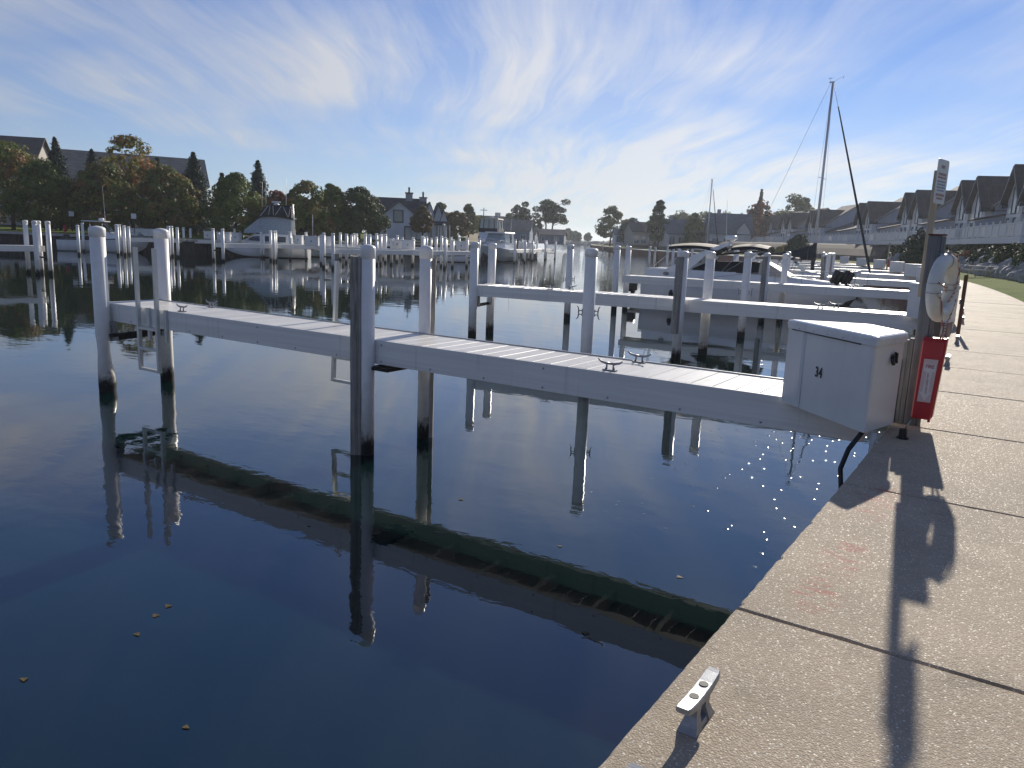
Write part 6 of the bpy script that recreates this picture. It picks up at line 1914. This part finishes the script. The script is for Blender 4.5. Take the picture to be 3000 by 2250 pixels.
# ------------------------------------------------------------------ left side: boats
# cuddy boat behind the left pilings
p = P(312, 85)
cb_ = empty('cuddy_boat', (p[0], p[1], 0), VIEW + R(12), 'white cuddy boat with hardtop and whip antenna behind the left pilings', 'boat')
cb_.scale = (1.08, 1.08, 1.14)
hull(cb_, 8.4, 2.7, 1.15, 1.5, MT['gel'], MT['navy'], MT['gel'], MT['gel'])
cabin(cb_, 'cabin', [(-0.4, 1.1, 1.0, 1.7, 0.1), (0.6, 1.1, 1.05, 1.9, 0.2), (2.0, 0.8, 1.15, 1.55, 0.25), (3.3, 0.3, 1.25, 1.3, 0.1)], MT['gel'])
MB().loft([[(0.75, -0.95, 1.75), (0.75, 0.95, 1.75), (0.68, 0.95, 1.77), (0.68, -0.95, 1.77)], [(0.0, -0.8, 2.75), (0.0, 0.8, 2.75), (-0.07, 0.8, 2.77), (-0.07, -0.8, 2.77)]]).build('windscreen', MT['glass'], cb_)
MB().box(-1.9, 0.25, -1.05, 1.05, 2.82, 2.92, 0, 0.04).build('hardtop', MT['gel'], cb_)
for sx in (-1.7, 0.0):
    for sy in (-0.95, 0.95): MB().tube([(sx, sy, 1.1), (sx, sy, 2.85)], 0.03, 5).build('hardtop_pole', MT['cable'], cb_)
MB().lathe([(0.2, 2.92), (0.28, 2.98), (0.28, 3.12), (0.18, 3.2)], 12, 0, (-0.3, 0, 0)).build('radar_dome', MT['gel'], cb_)
MB().tube([(-0.1, 0.6, 2.9), (-0.2, 0.6, 6.3)], 0.02, 5, 0, True, [0.022, 0.008]).build('antenna', MT['white'], cb_)
MB().tube([(-1.8, -0.4, 2.92), (-1.85, -0.4, 3.4), (-1.2, -0.4, 3.4), (-1.15, -0.4, 2.92)], 0.02, 5).build('spotlight_hoop', MT['steel_dark'], cb_)
MB().box(-2.4, -1.6, -0.8, 0.8, 0.9, 1.45, 0, 0.05).build('seat', MT['blackcanvas'], cb_)
om = MB(); om.box(-0.3, 0.25, -0.22, 0.22, 0.7, 1.35, 0, 0.08); om.box(-0.1, 0.1, -0.08, 0.08, -0.4, 0.72)
om.build('outboard_motor', MT['black'], cb_, (-3.6, 0, 0.2))
rail(cb_, [(0.9, -1.2, 1.75), (2.6, -0.8, 1.95), (4.1, 0, 2.05), (2.6, 0.8, 1.95), (0.9, 1.2, 1.75)], [(2.6, -0.8, 1.95), (2.6, 0.8, 1.95), (4.1, 0, 2.05)], 1.2, 0.018, 'bow_rail')
# sport fishing boat
p = P(775, 88)
sf = empty('sport_fishing_boat', (p[0], p[1], 0), VIEW + R(188), 'white sport fishing boat with black tower top and enclosed flybridge', 'boat')
hull(sf, 10.0, 3.5, 1.1, 1.75, MT['gel'], MT['gel'], MT['antifoul'], MT['gel'])
cabin(sf, 'cabin', [(-3.0, 1.5, 1.1, 2.6, 0.1), (-0.5, 1.5, 1.2, 2.65, 0.15), (0.8, 1.35, 1.4, 2.55, 0.3), (2.0, 1.0, 1.55, 1.9, 0.3)], MT['gel'])
cabin(sf, 'cabin_window', [(-2.6, 1.52, 1.75, 2.35, 0.05), (0.0, 1.51, 1.8, 2.38, 0.1), (1.0, 1.37, 1.85, 2.30, 0.2), (1.5, 1.2, 1.9, 2.05, 0.2)], MT['glass'])
cabin(sf, 'flybridge_enclosure', [(-3.2, 1.45, 2.62, 4.3, 0.25), (-1.0, 1.45, 2.66, 4.5, 0.3), (0.2, 1.4, 2.66, 4.4, 0.35), (2.0, 1.15, 2.62, 2.95, 0.3)], MT['clearwin'])
cabin(sf, 'visor', [(-3.4, 1.5, 4.35, 4.5, 0.02), (-1.0, 1.5, 4.52, 4.72, 0.02), (0.7, 1.35, 4.35, 4.45, 0.02)], MT['blackcanvas'])
cabin(sf, 'tower_canvas', [(-3.2, 1.25, 4.5, 5.7, 0.30), (-1.2, 1.25, 4.6, 5.75, 0.30), (-0.2, 1.15, 4.5, 5.55, 0.35), (0.5, 1.0, 4.4, 4.55, 0.1)], MT['blackcanvas'])
for s in (-1, 1):
    tw = MB()
    for (xa, xb) in ((0.2, -0.7), (-0.7, -0.9), (-1.3, -2.1), (-1.3, -1.2), (-2.9, -2.3), (-2.9, -3.1)):
        tw.tube([(xa, s * 1.32, 4.45), (xb, s * 1.02, 5.72)], 0.035, 5)
    tw.tube([(0.2, s * 1.32, 4.45), (-3.0, s * 1.34, 4.45)], 0.03, 5)
    tw.build('tower_frame', MT['mast'], sf)
MB().box(-3.2, -0.5, -1.0, 1.0, 5.72, 5.82, 0, 0.03).build('tower_top', MT['blackcanvas'], sf)
ld = MB()
for s in (-1, 1): ld.tube([(-3.5, 0.4 + s * 0.22, 2.4), (-3.3, 0.4 + s * 0.22, 6.0)], 0.03, 5)
for k in range(8): ld.tube([(-3.5 + k * 0.05, 0.18, 2.6 + k * 0.45), (-3.5 + k * 0.05, 0.62, 2.6 + k * 0.45)], 0.025, 5)
ld.build('tower_ladder', MT['mast'], sf)
MB().box(-1.9, -0.9, -0.1, 0.1, 6.10, 6.26, 0, 0.03).build('radar_scanner', MT['gel'], sf)
MB().lathe([(0.3, 5.8), (0.3, 5.98), (0.1, 6.08)], 10, 0, (-1.4, 0, 0)).build('radar_base', MT['gel'], sf)
for (x, y, z) in ((-0.4, 0.8, 10.0), (0.3, -0.8, 9.2), (-2.6, 0.9, 9.6)):
    MB().tube([(x, y, 5.6), (x - 0.1, y, z - 0.8)], 0.02, 5, 0, True, [0.03, 0.01]).build('antenna', MT['white'], sf)
rail(sf, [(1.5, -1.55, 2.2), (3.4, -1.0, 2.45), (4.9, 0, 2.55), (3.4, 1.0, 2.45), (1.5, 1.55, 2.2)], [(1.5, -1.55, 2.2), (2.5, -1.3, 2.33), (3.4, -1.0, 2.45), (4.9, 0, 2.55), (3.4, 1.0, 2.45), (2.5, 1.3, 2.33), (1.5, 1.55, 2.2)], 1.55, 0.02, 'bow_rail')
# hardtop cruiser, bow towards the viewer
p = P(1452, 106)
hc = empty('hardtop_cruiser', (p[0], p[1], 0), VIEW + R(-112), 'white hardtop cruiser moored bow forward beside the sunlit far pier', 'boat')
hull(hc, 9.5, 3.4, 1.5, 2.2, MT['hullgrey'], MT['gel'], MT['antifoul'], MT['gel'])
cabin(hc, 'cabin', [(-3.5, 1.5, 1.5, 2.3, 0.1), (0.2, 1.5, 1.7, 2.7, 0.2), (1.6, 1.1, 1.9, 2.4, 0.3), (3.0, 0.6, 2.05, 2.15, 0.2)], MT['gel'])
cabin(hc, 'windscreen', [(-1.6, 1.42, 2.45, 3.75, 0.2), (0.1, 1.42, 2.6, 3.75, 0.25), (1.2, 1.25, 2.45, 2.7, 0.3)], MT['clearwin'])
MB().box(-3.0, 0.6, -1.5, 1.5, 3.76, 3.95, 0, 0.06).build('hardtop', MT['gel'], hc)
for s in (-1, 1):
    MB().loft([[(-3.0, s * 1.4, 2.2), (-2.4, s * 1.4, 2.2), (-2.4, s * 1.3, 2.2), (-3.0, s * 1.3, 2.2)], [(-2.9, s * 1.35, 3.78), (-2.5, s * 1.35, 3.78), (-2.5, s * 1.25, 3.78), (-2.9, s * 1.25, 3.78)]]).build('hardtop_leg', MT['gel'], hc)
rail(hc, [(0.5, -1.5, 2.75), (2.8, -1.0, 2.95), (4.6, 0, 3.1), (2.8, 1.0, 2.95), (0.5, 1.5, 2.75)], [(1.6, -1.3, 2.85), (2.8, -1.0, 2.95), (4.6, 0, 3.1), (2.8, 1.0, 2.95), (1.6, 1.3, 2.85)], 2.0, 0.02, 'bow_rail')
for (x, y) in ((-2.6, 1.0), (-2.6, -1.0)):
    MB().tube([(x, y, 3.9), (x - 0.3, y * 1.1, 8.0)], 0.02, 5, 0, True, [0.03, 0.008]).build('antenna', MT['white'], hc)
# flybridge yacht behind it
p = P(1432, 124)
fy = empty('flybridge_yacht', (p[0], p[1], 0), VIEW + R(-100), 'flybridge yacht with dark framed clear enclosure behind the hardtop cruiser', 'boat')
hull(fy, 12, 3.9, 1.7, 2.4, MT['gel'], MT['navy'], MT['antifoul'], MT['gel'])
cabin(fy, 'cabin', [(-4.0, 1.75, 1.7, 3.9, 0.1), (1.0, 1.7, 1.9, 3.95, 0.25), (2.6, 1.3, 2.1, 2.9, 0.4)], MT['gel'])
cabin(fy, 'cabin_window', [(-3.4, 1.78, 2.7, 3.4, 0.05), (1.05, 1.72, 2.8, 3.5, 0.15), (1.9, 1.5, 2.8, 3.2, 0.25)], MT['glass'])
cabin(fy, 'flybridge_skirt', [(-3.6, 1.65, 3.9, 4.6, 0.0), (0.9, 1.6, 3.9, 4.6, 0.0)], MT['navy'])
cabin(fy, 'enclosure', [(-3.4, 1.55, 4.6, 6.0, 0.12), (0.6, 1.5, 4.6, 6.0, 0.2)], MT['clearwin'])
cabin(fy, 'canopy', [(-3.6, 1.6, 6.0, 6.2, 0.2), (0.8, 1.55, 6.0, 6.2, 0.2)], MT['tan'])
fr2 = MB()
for x in (-3.4, -2.1, -0.7, 0.62):
    for s in (-1, 1): fr2.tube([(x, s * 1.56, 4.6), (x, s * 1.46, 6.0)], 0.06, 4)
for y in (-0.9, 0, 0.9): fr2.tube([(0.64, y, 4.6), (0.64, y * 0.9, 6.0)], 0.06, 4)
fr2.build('enclosure_frame', MT['blackcanvas'], fy)
MB().lathe([(0.25, 6.2), (0.3, 6.3), (0.25, 6.5)], 10, 0, (-1.2, 0, 0)).build('radar_dome', MT['gel'], fy)
# small boats
def left_boat(px, dist, rz, L, lab, **kw):
    p = P(px, dist)
    return runabout((p[0], p[1], 0), VIEW + R(rz), L, lab, **kw)
left_boat(1552, 122, 75, 6.0, 'brown hulled boat seen from the stern at the sunlit far pier', hullm='brownhull', canvas=False, z=1.1)
left_boat(1052, 98, 10, 7.0, 'white boat with dark canvas behind the near fender board piling', top='navy', z=1.0)
left_boat(925, 96, 160, 6.5, 'low open boat flying a flag beyond the broad dock box', hullm='hullgrey', canvas=False, z=0.9)
left_boat(1330, 96, 20, 6.5, 'low white boat in front of the brown spreading tree', canvas=False, z=0.9)
left_boat(415, 90, 5, 6.5, 'white boat bow by the sheet pile wall right of the cuddy boat', canvas=False, z=1.0)
fl = empty('flag', (*P(917, 95), 1.2), VIEW, 'small red and white striped flag on a staff at the far boat', 'flag')
MB().tube([(0, 0, 0), (0, 0, 3.9)], 0.03, 5).build('staff', MT['white'], fl)
st_ = MB()
for k in range(7):
    z0 = 0.55 + k * 0.17
    for j in range(4):
        x0, x1 = -0.02 + j * 0.12, -0.02 + (j + 1) * 0.12
        y0, y1 = 0.06 * math.sin(j * 1.3), 0.06 * math.sin((j + 1) * 1.3)
        st_.quad((x0, y0, z0 - j * 0.06), (x1, y1, z0 - (j + 1) * 0.06), (x1, y1, z0 + 0.17 - (j + 1) * 0.06), (x0, y0, z0 + 0.17 - j * 0.06), 2 if (k > 3 and j < 2) else k % 2)
st_.build('cloth', [MT['flag_red'], MT['white'], MT['flag_blue']], fl)
# far channel markers
for i, (px, dist) in enumerate(((1712, 330), (1716, 330), (1766, 260), (1798, 230))):
    o = far_piling(empty('channel_post', (*P(px, dist), 0), 0, ['thin channel post left of the near piling tops, left of a pair', 'thin channel post, right of the pair', 'thin channel post off the right bank, farther one', 'thin channel post off the right bank, nearer one'][i], 'post'), 0, 0, 3.6)

# ------------------------------------------------------------------ the air: thin even haze over the harbour
hm = bpy.data.materials.new('harbour_haze')
hm.use_nodes = True
ht = hm.node_tree
ht.nodes.clear()
pv_ = nn(ht, 'ShaderNodeVolumePrincipled')
pv_.inputs['Color'].default_value = (0.86, 0.92, 1.0, 1)
pv_.inputs['Density'].default_value = 0.00026
pv_.inputs['Anisotropy'].default_value = 0.35
ho = nn(ht, 'ShaderNodeOutputMaterial')
ht.links.new(pv_.outputs[0], ho.inputs['Volume'])
hz = MB().box(-2700, 1600, -400, 3700, -3.2, 32).build('haze', hm)
tag(hz, kind='stuff')
